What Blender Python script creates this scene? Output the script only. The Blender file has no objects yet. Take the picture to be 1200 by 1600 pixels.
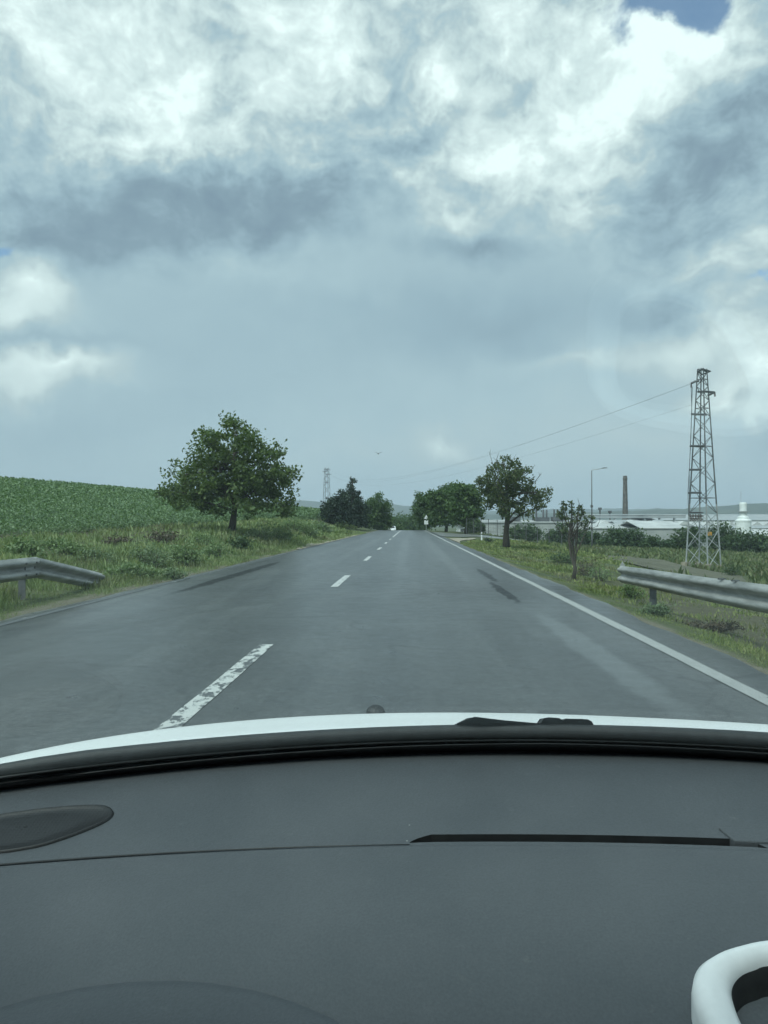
import bpy, math, random
import numpy as np
from mathutils import Vector, Matrix, Euler

R = math.radians
random.seed(7)
rng = np.random.default_rng(11)
S = bpy.context.scene
COL = S.collection

# ------------------------------------------------------------------ camera
CAM_Z = 1.15
F = 1200.0
YAW, PITCH = math.atan(40 / F), math.atan(17 / F)
cam_data = bpy.data.cameras.new("camera")
cam = bpy.data.objects.new("camera", cam_data)
COL.objects.link(cam)
cam.location = (0, 0, CAM_Z)
cam.rotation_euler = (math.pi / 2 + PITCH, 0, YAW)
cam_data.sensor_fit = 'VERTICAL'
cam_data.sensor_height = 36.0
cam_data.lens = 36.0 * F / 1600.0
cam_data.clip_start = 0.02
cam_data.clip_end = 20000
S.camera = cam
ROT = Euler(cam.rotation_euler).to_matrix()

# ------------------------------------------------------------------ render look
S.view_settings.view_transform = 'Standard'
S.view_settings.look = 'None'
S.view_settings.exposure = 0.0
S.view_settings.gamma = 1.0
S.render.engine = 'CYCLES'
S.cycles.use_denoising = True
S.cycles.max_bounces = 8
S.cycles.diffuse_bounces = 3
S.cycles.glossy_bounces = 3
S.cycles.transparent_max_bounces = 24
S.cycles.volume_bounces = 0
S.cycles.caustics_reflective = False
S.cycles.caustics_refractive = False
S.cycles.sample_clamp_indirect = 6.0

# ------------------------------------------------------------------ sun and sky
SUN_EL, SUN_ROT = R(52), R(215)
sd = bpy.data.lights.new("sun", 'SUN')
sd.energy = 3.0
sd.angle = R(18)
sd.color = (1.0, 0.95, 0.87)
sun = bpy.data.objects.new("sun", sd)
COL.objects.link(sun)
_sd = Vector((math.sin(SUN_ROT) * math.cos(SUN_EL), math.cos(SUN_ROT) * math.cos(SUN_EL), math.sin(SUN_EL)))
sun.rotation_euler = _sd.to_track_quat('Z', 'Y').to_euler()

world = bpy.data.worlds.new("World")
S.world = world
world.use_nodes = True
world.cycles.sampling_method = 'MANUAL'
world.cycles.sample_map_resolution = 512


class NT:
    """small helper to write node trees"""
    def __init__(self, tree):
        self.t = tree
        self.n = tree.nodes
        self.n.clear()

    def new(self, typ, **kw):
        nd = self.n.new(typ)
        for k, v in kw.items():
            setattr(nd, k, v)
        return nd

    def put(self, sock, v):
        if hasattr(v, 'is_output'):
            self.t.links.new(v, sock)
        else:
            sock.default_value = v

    def math(self, op, a, b=0.0, c=0.0, clamp=False):
        nd = self.new('ShaderNodeMath', operation=op, use_clamp=clamp)
        self.put(nd.inputs[0], a)
        self.put(nd.inputs[1], b)
        self.put(nd.inputs[2], c)
        return nd.outputs[0]

    def vmath(self, op, a, b):
        nd = self.new('ShaderNodeVectorMath', operation=op)
        self.put(nd.inputs[0], a)
        if op == 'SCALE':
            self.put(nd.inputs['Scale'], b)
        else:
            self.put(nd.inputs[1], b)
        return nd.outputs[0]

    def mapping(self, v, loc=(0, 0, 0), scale=(1, 1, 1), rot=(0, 0, 0)):
        nd = self.new('ShaderNodeMapping')
        self.put(nd.inputs['Vector'], v)
        nd.inputs['Location'].default_value = loc
        nd.inputs['Rotation'].default_value = rot
        nd.inputs['Scale'].default_value = scale
        return nd.outputs[0]

    def noise(self, v, scale, detail=4.0, rough=0.5, lac=2.0, dist=0.0, color=False):
        nd = self.new('ShaderNodeTexNoise')
        self.put(nd.inputs['Vector'], v)
        nd.inputs['Scale'].default_value = scale
        nd.inputs['Detail'].default_value = detail
        nd.inputs['Roughness'].default_value = rough
        nd.inputs['Lacunarity'].default_value = lac
        nd.inputs['Distortion'].default_value = dist
        return nd.outputs['Color' if color else 'Fac']

    def smooth(self, v, lo, hi, a=0.0, b=1.0):
        nd = self.new('ShaderNodeMapRange', interpolation_type='SMOOTHSTEP')
        self.put(nd.inputs['Value'], v)
        nd.inputs['From Min'].default_value = lo
        nd.inputs['From Max'].default_value = hi
        nd.inputs['To Min'].default_value = a
        nd.inputs['To Max'].default_value = b
        return nd.outputs['Result']

    def ramp(self, v, stops):
        nd = self.new('ShaderNodeValToRGB')
        el = nd.color_ramp.elements
        while len(el) < len(stops):
            el.new(0.5)
        for e, (p, c) in zip(el, stops):
            e.position = p
            e.color = (*c, 1.0)
        self.put(nd.inputs[0], v)
        return nd.outputs[0]

    def mix(self, fac, a, b, blend='MIX'):
        nd = self.new('ShaderNodeMix', data_type='RGBA', blend_type=blend)
        self.put(nd.inputs[0], fac)
        for s, v in ((nd.inputs[6], a), (nd.inputs[7], b)):
            self.put(s, (*v, 1.0) if isinstance(v, tuple) and len(v) == 3 else v)
        return nd.outputs[2]

    def blob(self, v, c, r):
        s = (1 / r[0], 1 / r[1], 1 / (r[2] if len(r) > 2 else r[0]))
        cz = c[2] if len(c) > 2 else 0.0
        m = self.mapping(v, loc=(-c[0] * s[0], -c[1] * s[1], -cz * s[2]), scale=s)
        g = self.new('ShaderNodeTexGradient', gradient_type='QUADRATIC_SPHERE')
        self.put(g.inputs[0], m)
        return g.outputs['Fac']


def ray(px, py):
    d = ROT @ Vector(((px - 600) / F, (800 - py) / F, -1.0))
    return d


def at(px, py, y):
    d = ray(px, py)
    k = y / d.y
    return Vector((d.x * k, y, CAM_Z + d.z * k))


def build_sky():
    t = NT(world.node_tree)
    out = t.new('ShaderNodeOutputWorld')
    bg = t.new('ShaderNodeBackground')
    bg.inputs['Strength'].default_value = 0.1
    sky = t.new('ShaderNodeTexSky', sky_type='NISHITA')
    sky.sun_disc = False
    sky.sun_elevation = SUN_EL
    sky.sun_rotation = SUN_ROT
    tc = t.new('ShaderNodeTexCoord')
    d = tc.outputs['Generated']
    sep = t.new('ShaderNodeSeparateXYZ')
    t.put(sep.inputs[0], d)
    az = t.math('ARCTAN2', sep.outputs[0], sep.outputs[1])
    el = t.math('ARCSINE', sep.outputs[2])
    cb = t.new('ShaderNodeCombineXYZ')
    t.put(cb.inputs[0], az)
    t.put(cb.inputs[1], el)
    uv = cb.outputs[0]
    # billowing domain warp so that no cloud outline stays an ellipse
    w1 = t.noise(uv, 6.0, 3, 0.55, color=True)
    w1 = t.vmath('SCALE', t.vmath('SUBTRACT', w1, (0.5, 0.5, 0.5)), 0.13)
    w2 = t.noise(uv, 21.0, 5, 0.62, color=True)
    w2 = t.vmath('SCALE', t.vmath('SUBTRACT', w2, (0.5, 0.5, 0.5)), 0.052)
    wv = t.vmath('ADD', t.vmath('ADD', uv, w1), w2)
    flat = t.new('ShaderNodeVectorMath', operation='MULTIPLY')
    t.put(flat.inputs[0], wv)
    flat.inputs[1].default_value = (1, 1, 0)
    wv = flat.outputs[0]

    def px2(px, py):
        v = ray(px, py).normalized()
        return math.atan2(v.x, v.y), math.asin(v.z)

    def field(base, blobs):
        acc = base
        for (px, py, rx, ry, amp) in blobs:
            c = px2(px, py)
            g = t.blob(wv, c, (1.55 * rx / F, 1.55 * ry / F, 1.0))
            acc = t.math('MULTIPLY_ADD', g, amp, acc)
        return acc
    clouds = [
        # bright billows
        (450, 425, 330, 50, .09), (560, 30, 900, 190, .14), (520, 215, 200, 50, .10), (230, 95, 360, 150, .30), (60, 90, 170, 90, .18), (275, 125, 70, 60, .16), (190, 208, 140, 36, .34), (265, 218, 60, 22, .18),
        (520, 40, 160, 60, .30), (430, 120, 60, 50, .14), (330, 185, 80, 36, .14), (480, 150, 45, 30, .16), (700, 135, 90, 60, .30),
        (690, 122, 36, 26, .22), (745, 245, 90, 66, .36), (835, 260, 130, 80, .26), (620, 285, 66, 36, .26), (700, 332, 64, 40, .34),
        (930, 315, 60, 28, .36), (890, 195, 160, 80, .28), (1000, 112, 140, 90, .34), (905, 60, 110, 70, .24), (770, 40, 130, 60, .20),
        (1095, 70, 80, 50, .30), (990, 62, 50, 34, .26), (1060, 66, 46, 30, .22), (960, 190, 80, 60, .20), (840, 330, 60, 36, .14),
        (70, 455, 80, 44, .44), (40, 495, 100, 30, .26), (80, 576, 130, 28, .46), (20, 600, 80, 26, .2),
        (1160, 520, 130, 70, .28), (1192, 588, 76, 40, .40), (1130, 624, 60, 20, .34), (1060, 545, 110, 40, .20), (900, 574, 140, 22, .20),
        (690, 696, 44, 28, .22), (1190, 385, 90, 60, .14), (1100, 410, 80, 28, .12), (560, 700, 300, 60, .06), (1000, 690, 300, 80, .06),
        # dark bases
        (330, 312, 310, 62, -.50), (100, 372, 180, 56, -.42), (480, 292, 130, 54, -.28), (250, 355, 160, 44, -.16), (40, 175, 120, 40, -.12),
        (130, 180, 110, 26, -.14), (600, 128, 105, 60, -.30), (665, 210, 95, 46, -.26), (735, 285, 50, 28, -.20), (400, 72, 60, 46, -.18), (560, 215, 90, 30, -.16),
        (700, 62, 80, 36, -.10), (1130, 180, 120, 56, -.26), (1090, 272, 180, 54, -.32), (1192, 130, 60, 80, -.22), (1050, 372, 90, 36, -.14),
        (740, 386, 110, 24, -.34), (860, 336, 50, 30, -.14), (1000, 215, 60, 40, -.10),
        (560, 470, 520, 140, -.14), (780, 510, 220, 90, -.18), (300, 620, 400, 160, -.08), (1060, 482, 90, 32, -.24), (960, 470, 70, 60, -.10),
        (60, 538, 140, 14, -.14), (60, 660, 240, 40, -.08), (1192, 680, 90, 40, -.08),
    ]
    V = field(0.55, clouds)
    # fine billow structure, calmer inside the rain curtain
    smooth_zone = field(0.0, [(480, 600, 620, 240, 2.2), (760, 520, 330, 160, 1.6), (300, 700, 700, 200, 1.2), (900, 720, 600, 150, 1.2)])
    calm = t.math('SUBTRACT', 1.0, t.math('MINIMUM', smooth_zone, 0.93))
    sv = t.vmath('ADD', uv, t.vmath('SCALE', w1, .55))
    st = t.mapping(sv, scale=(1.0, 1.35, 1.0))
    n1 = t.noise(st, 7.0, 10, 0.60)
    n2 = t.noise(st, 19.0, 9, 0.64)
    pf = t.noise(st, 13.0, 4, 0.55)
    puff = t.math('SUBTRACT', t.math('MULTIPLY', t.math('ABSOLUTE', t.math('SUBTRACT', pf, 0.5)), 2.6), 0.24)
    n = t.math('MULTIPLY_ADD', n2, 0.62, t.math('MULTIPLY', n1, 0.50))
    n = t.math('MULTIPLY_ADD', puff, 0.17, t.math('SUBTRACT', n, 0.565))
    V = t.math('ADD', V, t.math('MULTIPLY', t.math('MULTIPLY', n, 1.55), calm))
    # soft large unevenness everywhere
    n3 = t.math('SUBTRACT', t.noise(t.mapping(uv, scale=(1, 2.2, 1)), 3.2, 3, 0.5), 0.5)
    V = t.math('MULTIPLY_ADD', n3, 0.10, V)
    col = t.ramp(V, [(0.0, (.270, .335, .415)), (0.20, (.320, .392, .468)), (0.38, (.425, .515, .590)), (0.54, (.545, .630, .685)),
                     (0.62, (.630, .685, .710)), (0.74, (.82, .855, .850)), (0.88, (1.00, 1.015, .995)), (1.0, (1.20, 1.20, 1.16))])
    # brightening added to the unseen sky overhead and towards the sun, lighting the ground
    sdv = t.new('ShaderNodeVectorMath', operation='DOT_PRODUCT')
    t.put(sdv.inputs[0], d)
    sdv.inputs[1].default_value = tuple(_sd)
    glow = t.smooth(sdv.outputs['Value'], .45, 1.0)
    high = t.smooth(sep.outputs[2], .62, .95)
    gain = t.math('ADD', 10.4, t.math('ADD', t.math('MULTIPLY', glow, 12.0), t.math('MULTIPLY', high, 2.0)))
    col10 = t.vmath('SCALE', col, gain)
    hole = field(0.0, [(1035, -14, 78, 62, 2.1), (1088, 12, 40, 42, 1.0), (965, 20, 50, 22, .4), (5, 395, 36, 22, 1.5), (1196, 432, 30, 24, 1.4)])
    hole = t.math('MULTIPLY_ADD', n, -1.6, hole)
    hm = t.math('MULTIPLY', t.smooth(hole, 0.50, 1.15), .92)
    hm = t.math('MULTIPLY', hm, t.smooth(field(0.0, [(1035, 0, 150, 120, 3), (0, 400, 90, 60, 3), (1196, 432, 80, 60, 3)]), 0.05, 0.5))
    blue = t.vmath('MULTIPLY', sky.outputs[0], (1.75, 1.75, 1.70))
    fin = t.mix(hm, col10, blue)
    t.put(bg.inputs['Color'], fin)
    t.t.links.new(bg.outputs[0], out.inputs['Surface'])


build_sky()


# ------------------------------------------------------------------ tagging and mesh helpers
def tag(o, label=None, cat=None, group=None, kind=None):
    if label:
        o['label'] = label
    if cat:
        o['category'] = cat
    if group:
        o['group'] = group
    if kind:
        o['kind'] = kind
    return o


def thing(name, label, cat, loc, group=None, rz=0.0):
    o = bpy.data.objects.new(name, None)
    o.empty_display_size = 0.3
    COL.objects.link(o)
    o.location = loc
    o.rotation_euler = (0, 0, rz)
    return tag(o, label, cat, group)


class MB:
    def __init__(self):
        self.v = []
        self.f = []

    def add(self, vs, fs):
        b = len(self.v)
        self.v += [tuple(p) for p in vs]
        self.f += [tuple(i + b for i in f) for f in fs]

    def box(self, c, s, rz=0.0, taper=1.0):
        hx, hy, hz = s[0] / 2, s[1] / 2, s[2] / 2
        cr, sr = math.cos(rz), math.sin(rz)
        vs = []
        for z in (-hz, hz):
            k = taper if z > 0 else 1.0
            for x, y in ((-hx, -hy), (hx, -hy), (hx, hy), (-hx, hy)):
                vs.append((c[0] + k * (x * cr - y * sr), c[1] + k * (x * sr + y * cr), c[2] + z))
        self.add(vs, [(3, 2, 1, 0), (4, 5, 6, 7), (0, 1, 5, 4), (1, 2, 6, 5), (2, 3, 7, 6), (3, 0, 4, 7)])

    def tube(self, pts, rad, n=6, cap=True):
        pts = [Vector(p) for p in pts]
        if not hasattr(rad, '__len__'):
            rad = [rad] * len(pts)
        vs, fs = [], []
        up = Vector((0.13, 0.31, 0.94))
        for i, p in enumerate(pts):
            d = (pts[min(i + 1, len(pts) - 1)] - pts[max(i - 1, 0)])
            if d.length < 1e-9:
                d = Vector((0, 0, 1))
            d.normalize()
            a = d.cross(up)
            if a.length < 0.05:
                a = d.cross(Vector((1, 0, 0)))
            a.normalize()
            b = d.cross(a)
            for k in range(n):
                an = 2 * math.pi * k / n
                vs.append(p + (a * math.cos(an) + b * math.sin(an)) * rad[i])
        for i in range(len(pts) - 1):
            for k in range(n):
                fs.append((i * n + k, i * n + (k + 1) % n, (i + 1) * n + (k + 1) % n, (i + 1) * n + k))
        if cap:
            fs.append(tuple(range(n - 1, -1, -1)))
            fs.append(tuple((len(pts) - 1) * n + k for k in range(n)))
        self.add(vs, fs)

    def lathe(self, prof, c, n=24):
        vs, fs = [], []
        for r, z in prof:
            for k in range(n):
                a = 2 * math.pi * k / n
                vs.append((c[0] + r * math.cos(a), c[1] + r * math.sin(a), c[2] + z))
        for i in range(len(prof) - 1):
            for k in range(n):
                fs.append((i * n + k, i * n + (k + 1) % n, (i + 1) * n + (k + 1) % n, (i + 1) * n + k))
        fs.append(tuple(range(n - 1, -1, -1)))
        fs.append(tuple((len(prof) - 1) * n + k for k in range(n)))
        self.add(vs, fs)

    def grid(self, P):
        nr, nc = len(P), len(P[0])
        self.add([p for r in P for p in r],
                 [(i * nc + j, i * nc + j + 1, (i + 1) * nc + j + 1, (i + 1) * nc + j) for i in range(nr - 1) for j in range(nc - 1)])

    def build(self, name, mat, parent=None, smooth=False, bevel=0.0):
        me = bpy.data.meshes.new(name)
        me.from_pydata(self.v, [], self.f)
        me.update()
        return link(name, me, mat, parent, smooth, bevel)


def link(name, me, mat, parent=None, smooth=False, bevel=0.0):
    o = bpy.data.objects.new(name, me)
    COL.objects.link(o)
    if mat:
        me.materials.append(mat)
    if smooth:
        me.polygons.foreach_set('use_smooth', [True] * len(me.polygons))
    if bevel:
        m = o.modifiers.new('bevel', 'BEVEL')
        m.width = bevel
        m.segments = 2
        m.limit_method = 'ANGLE'
    if parent:
        o.parent = parent
        if parent.type == 'EMPTY' and not getattr(parent, 'local', False):
            o.matrix_parent_inverse = Matrix.LocRotScale(world_loc(parent), parent.rotation_euler.to_quaternion(), None).inverted()
    return o


def world_loc(o):
    p = Vector(o.location)
    return p


def big_mesh(name, verts, faces, mat, parent=None, smooth=False):
    """numpy arrays: verts (n,3), faces (m,4 or 3)"""
    me = bpy.data.meshes.new(name)
    n, (m, k) = len(verts), faces.shape
    me.vertices.add(n)
    me.vertices.foreach_set('co', np.asarray(verts, dtype=np.float32).ravel())
    me.loops.add(m * k)
    me.loops.foreach_set('vertex_index', faces.astype(np.int32).ravel())
    me.polygons.add(m)
    me.polygons.foreach_set('loop_start', np.arange(0, m * k, k, dtype=np.int32))
    me.polygons.foreach_set('loop_total', np.full(m, k, dtype=np.int32))
    me.update(calc_edges=True)
    me.validate()
    return link(name, me, mat, parent, smooth)


# ------------------------------------------------------------------ materials
def material(name):
    m = bpy.data.materials.new(name)
    m.use_nodes = True
    t = NT(m.node_tree)
    out = t.new('ShaderNodeOutputMaterial')
    bs = t.new('ShaderNodeBsdfPrincipled')
    t.t.links.new(bs.outputs[0], out.inputs['Surface'])
    tc = t.new('ShaderNodeTexCoord')
    return m, t, bs, tc.outputs['Object'], out


def bump(t, bs, h, strength, dist=0.01):
    b = t.new('ShaderNodeBump')
    b.inputs['Strength'].default_value = strength
    b.inputs['Distance'].default_value = dist
    t.put(b.inputs['Height'], h)
    t.put(bs.inputs['Normal'], b.outputs[0])


def simple(name, c1, c2, scale=8.0, rough=0.6, metal=0.0, bmp=0.0, spec=0.5, detail=5, stretch=(1, 1, 1), coat=0.0):
    m, t, bs, ob, out = material(name)
    v = t.mapping(ob, scale=stretch)
    n = t.noise(v, scale, detail, 0.6)
    t.put(bs.inputs['Base Color'], t.ramp(n, [(0.32, c1), (0.68, c2)]))
    bs.inputs['Roughness'].default_value = rough
    bs.inputs['Metallic'].default_value = metal
    bs.inputs['Specular IOR Level'].default_value = spec
    bs.inputs['Coat Weight'].default_value = coat
    if bmp:
        bump(t, bs, t.noise(v, scale * 3, 4, 0.6), bmp)
    return m


def leaf_mat(name, stops, trans=0.30, rough=0.55):
    m, t, bs, ob, out = material(name)
    g = t.new('ShaderNodeNewGeometry')
    n = t.noise(ob, 0.8, 3, 0.6)
    r = t.math('MULTIPLY_ADD', n, 0.7, t.math('MULTIPLY_ADD', g.outputs['Random Per Island'], 0.6, -0.15))
    c = t.ramp(r, stops)
    t.put(bs.inputs['Base Color'], c)
    bs.inputs['Roughness'].default_value = rough
    bs.inputs['Specular IOR Level'].default_value = 0.35
    tr = t.new('ShaderNodeBsdfTranslucent')
    t.put(tr.inputs['Color'], t.mix(1.0, c, (1.0, 1.15, 0.55), 'MULTIPLY'))
    mx = t.new('ShaderNodeMixShader')
    mx.inputs[0].default_value = trans
    t.t.links.new(bs.outputs[0], mx.inputs[1])
    t.t.links.new(tr.outputs[0], mx.inputs[2])
    t.t.links.new(mx.outputs[0], out.inputs['Surface'])
    return m


M = {}
M['leaf_walnut'] = leaf_mat('walnut leaves', [(0.12, (0.040, 0.071, 0.024)), (0.5, (0.094, 0.140, 0.044)), (0.85, (0.168, 0.221, 0.075))], .38)
M['leaf_dull'] = leaf_mat('dull leaves', [(0.15, (0.039, 0.064, 0.026)), (0.5, (0.076, 0.106, 0.040)), (0.85, (0.132, 0.149, 0.061))], .35)
M['leaf_far'] = leaf_mat('far leaves', [(0.15, (0.038, 0.078, 0.026)), (0.5, (0.064, 0.116, 0.036)), (0.85, (0.109, 0.162, 0.048))])
M['leaf_conifer'] = leaf_mat('conifer needles', [(0.2, (.014, .030, .018)), (0.5, (.022, .044, .024)), (0.85, (.036, .060, .030))], 0.1)
M['leaf_bush'] = leaf_mat('bush leaves', [(0.15, (0.040, 0.073, 0.033)), (0.5, (0.060, 0.102, 0.042)), (0.85, (0.094, 0.140, 0.055))])
M['leaf_weed'] = leaf_mat('weed leaves', [(0.15, (.095, .150, .062)), (0.5, (.165, .235, .105)), (0.85, (.240, .300, .150))])
M['leaf_crop'] = leaf_mat('crop leaves', [(0.15, (.060, .105, .050)), (0.5, (.140, .215, .105)), (0.85, (.230, .305, .165))], 0.3, 0.5)
M['leaf_dry'] = leaf_mat('dry brown weeds', [(0.15, (.070, .060, .040)), (0.5, (.110, .088, .060)), (0.85, (.160, .125, .085))], 0.15)
def grass_mat(name, stops, dry, trans=.3):
    m, t, bs, ob, out = material(name)
    g = t.new('ShaderNodeNewGeometry')
    fl = t.vmath('MULTIPLY', ob, (1, 1, 0))
    n = t.noise(fl, .55, 5, .62)
    n2 = t.noise(fl, 2.2, 4, .6)
    r = t.math('MULTIPLY_ADD', n, .75, t.math('MULTIPLY_ADD', g.outputs['Random Per Island'], .40, t.math('MULTIPLY_ADD', n2, .45, -.30)))
    c = t.ramp(r, stops)
    pd = t.smooth(t.math('MULTIPLY_ADD', n2, .35, t.noise(t.mapping(fl, loc=(13, 5, 0)), .38, 4, .6)), .66, .82)
    c = t.mix(t.math('MULTIPLY', pd, .55), c, t.mix(g.outputs['Random Per Island'], dry[0], dry[1]))
    t.put(bs.inputs['Base Color'], c)
    bs.inputs['Roughness'].default_value = .6
    bs.inputs['Specular IOR Level'].default_value = .3
    tr = t.new('ShaderNodeBsdfTranslucent')
    t.put(tr.inputs['Color'], t.mix(1.0, c, (1.0, 1.1, .6), 'MULTIPLY'))
    mx = t.new('ShaderNodeMixShader')
    mx.inputs[0].default_value = trans
    t.t.links.new(bs.outputs[0], mx.inputs[1])
    t.t.links.new(tr.outputs[0], mx.inputs[2])
    t.t.links.new(mx.outputs[0], out.inputs['Surface'])
    return m


DRY = ((.10, .085, .055), (.25, .215, .145))
M['grass'] = grass_mat('short verge grass', [(0.15, (0.081, 0.114, 0.044)), (0.42, (0.161, 0.207, 0.072)), (0.65, (0.259, 0.297, 0.108)), (0.88, (0.380, 0.358, 0.175))], DRY)
M['grass_lush'] = grass_mat('lush grass', [(0.15, (0.102, 0.147, 0.061)), (0.42, (0.180, 0.236, 0.097)), (0.65, (0.270, 0.322, 0.142)), (0.88, (0.384, 0.385, 0.205))], DRY)
M['grass_plain'] = grass_mat('rough meadow grass', [(0.15, (0.062, 0.090, 0.037)), (0.42, (0.104, 0.140, 0.057)), (0.65, (0.163, 0.194, 0.081)), (0.88, (0.247, 0.250, 0.127))], DRY)
M['leaf_mound'] = leaf_mat('soft pale weed leaves', [(0.15, (.095, .140, .072)), (0.5, (.155, .215, .115)), (0.85, (.230, .285, .165))])
M['bark'] = simple('bark', (.035, .028, .022), (.085, .070, .055), 9, .9, bmp=.6, stretch=(1, 1, .25))
M['bark_grey'] = simple('grey twigs', (.070, .060, .050), (.130, .115, .098), 9, .9, bmp=.5, stretch=(1, 1, .25))
M['galv'] = simple('galvanised steel', (.33, .34, .34), (.52, .53, .52), 14, .45, .55, .15)
M['rail'] = simple('weathered galvanised rail', (.19, .195, .185), (.42, .42, .40), 5, .55, .35, .10, stretch=(1, .35, 2.5))
M['post'] = simple('dull steel post', (.075, .080, .080), (.14, .145, .145), 8, .7, .3, .1)
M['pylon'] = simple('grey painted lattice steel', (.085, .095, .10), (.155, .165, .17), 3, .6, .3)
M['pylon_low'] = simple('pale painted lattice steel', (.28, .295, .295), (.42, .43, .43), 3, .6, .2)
M['wire'] = simple('wire', (.10, .11, .12), (.16, .17, .18), 3, .5, .4)
M['brick_stack'] = simple('sooty brick', (.045, .042, .040), (.19, .175, .16), 1.1, .9)
M['hall_wall'] = simple('pale hall cladding', (.26, .265, .26), (.42, .42, .405), .12, .7, stretch=(1, 1, 3))
M['hall_roof'] = simple('white hall roof', (.34, .345, .34), (.60, .60, .585), .08, .6)
M['hall_grey'] = simple('grey hall cladding', (.26, .28, .29), (.40, .41, .41), .15, .7)
M['hall_dark'] = simple('dark roof equipment', (.055, .06, .065), (.12, .125, .13), .5, .7)
M['tank_white'] = simple('white tank paint', (.66, .68, .66), (.80, .81, .79), .8, .5)
M['red_tile'] = simple('red brown roof', (.18, .09, .06), (.26, .14, .10), 1.0, .8)
M['orange'] = simple('orange sign plate', (.60, .30, .05), (.70, .36, .07), 6, .5)
M['white'] = simple('white paint', (.70, .71, .70), (.80, .80, .79), 6, .4)
M['red'] = simple('red paint', (.5, .03, .03), (.6, .04, .04), 6, .4)
M['black'] = simple('black plastic', (.010, .011, .012), (.020, .021, .022), 40, .55, bmp=.05)
M['black_soft'] = simple('black rubber', (.016, .017, .018), (.032, .033, .034), 60, .6, bmp=.05)
M['tyre'] = simple('tyre rubber', (.015, .015, .015), (.03, .03, .03), 30, .85)
M['chrome'] = simple('satin white trim', (.70, .71, .71), (.76, .77, .77), 90, .42, .0)
M['gravel'] = simple('pale gravel', (.20, .17, .125), (.38, .335, .26), 5.0, .95, bmp=.6)
M['insul'] = simple('dark insulator', (.05, .04, .035), (.10, .08, .07), 9, .3)
M['dirt_track'] = simple('dirt track', (.070, .068, .042), (.135, .128, .080), .9, .95, bmp=.5)
M['far_hill'] = simple('wooded far hill', (.026, .044, .030), (.075, .090, .055), .006, .95)


# ------------------------------------------------------------------ terrain height
def sm(x, a, b):
    k = np.clip((x - a) / (b - a), 0, 1)
    return k * k * (3 - 2 * k)


def road_z(y):
    y = np.asarray(y, dtype=float)
    q = -0.0003 * np.clip(y - 110, 0, 100) ** 2
    return np.where(y > 210, np.maximum(q - 0.03 * (y - 210), -8.5), q)


LEFT_E, RIGHT_E = -4.72, 2.74


def height(x, y):
    x = np.asarray(x, dtype=float)
    y = np.asarray(y, dtype=float)
    rz = road_z(y) * (1 - 0.8 * sm(np.abs(x), 14, 60))
    # left side: verge, bank, field slope
    s = np.clip(-x + LEFT_E, 0, None)
    verge = np.interp(s, [0, .9, 1.6, 3, 5, 8.5], [0, .02, .10, .34, .48, .60])
    bank = np.interp(y, [-20, 14, 24, 36, 52, 66, 85, 120, 400], [.8, .8, 1.0, 1.75, 2.25, 1.8, 1.0, .5, .2])
    along = np.clip(y - 24, -10, 200) * 0.0145
    zf = .60 + along
    k = sm(s, 2.0, 8.5)
    low = verge * bank * (1 - k) + k * zf
    e = np.clip(s - 8.5, 0, None)
    hill = np.interp(e, [0, 4, 47, 62, 80, 110, 400, 900], [0, .50, 5.0, 5.7, 5.85, 5.6, 2.8, -2.0]) + along * .25
    fade = 1 - sm(y, 215, 330)
    zl = (low + hill * sm(e, 0, 1e-3)) * fade + (1 - fade) * (-4.0)
    # right side: drops to a lower plain
    tb = np.interp(x, [2.74, 3.2, 4.5, 8, 15, 25, 45, 80, 150, 400], [0, -.07, -.36, -.85, -1.6, -2.4, -3.2, -5.2, -9.0, -10])
    g = np.interp(y, [0, 20, 36, 60, 95], [1, 1, .42, .30, .30])
    g = g + (1 - g) * sm(x, 6, 18)
    zr = tb * g
    z = np.where(x < LEFT_E, zl, np.where(x > RIGHT_E, zr, 0.0)) + rz
    far = sm(y, 260, 700)
    z = z * (1 - far) + far * -10.0
    # small unevenness away from the asphalt
    away = np.clip(np.maximum(s, x - RIGHT_E), 0, 3) / 3
    away = away * (1 - sm(np.abs(x), 10, 15))
    z = z + away * (0.05 * np.sin(x * 1.9 + 0.6 * np.sin(y * .8)) * np.sin(y * 1.3) + 0.06 * np.sin(x * .53 + 1.3) * np.sin(y * .37))
    return z


def hz(x, y):
    return float(height(x, y))


def ground(px, py, ymin=3.0):
    d = ray(px, py)
    y = ymin
    while y < 900:
        p = at(px, py, y)
        if p.z <= hz(p.x, y):
            lo, hi = y / 1.01, y
            for _ in range(30):
                mid = (lo + hi) / 2
                q = at(px, py, mid)
                if q.z <= hz(q.x, mid):
                    hi = mid
                else:
                    lo = mid
            q = at(px, py, hi)
            return Vector((q.x, hi, hz(q.x, hi)))
        y *= 1.01
    return at(px, py, 900)


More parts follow.
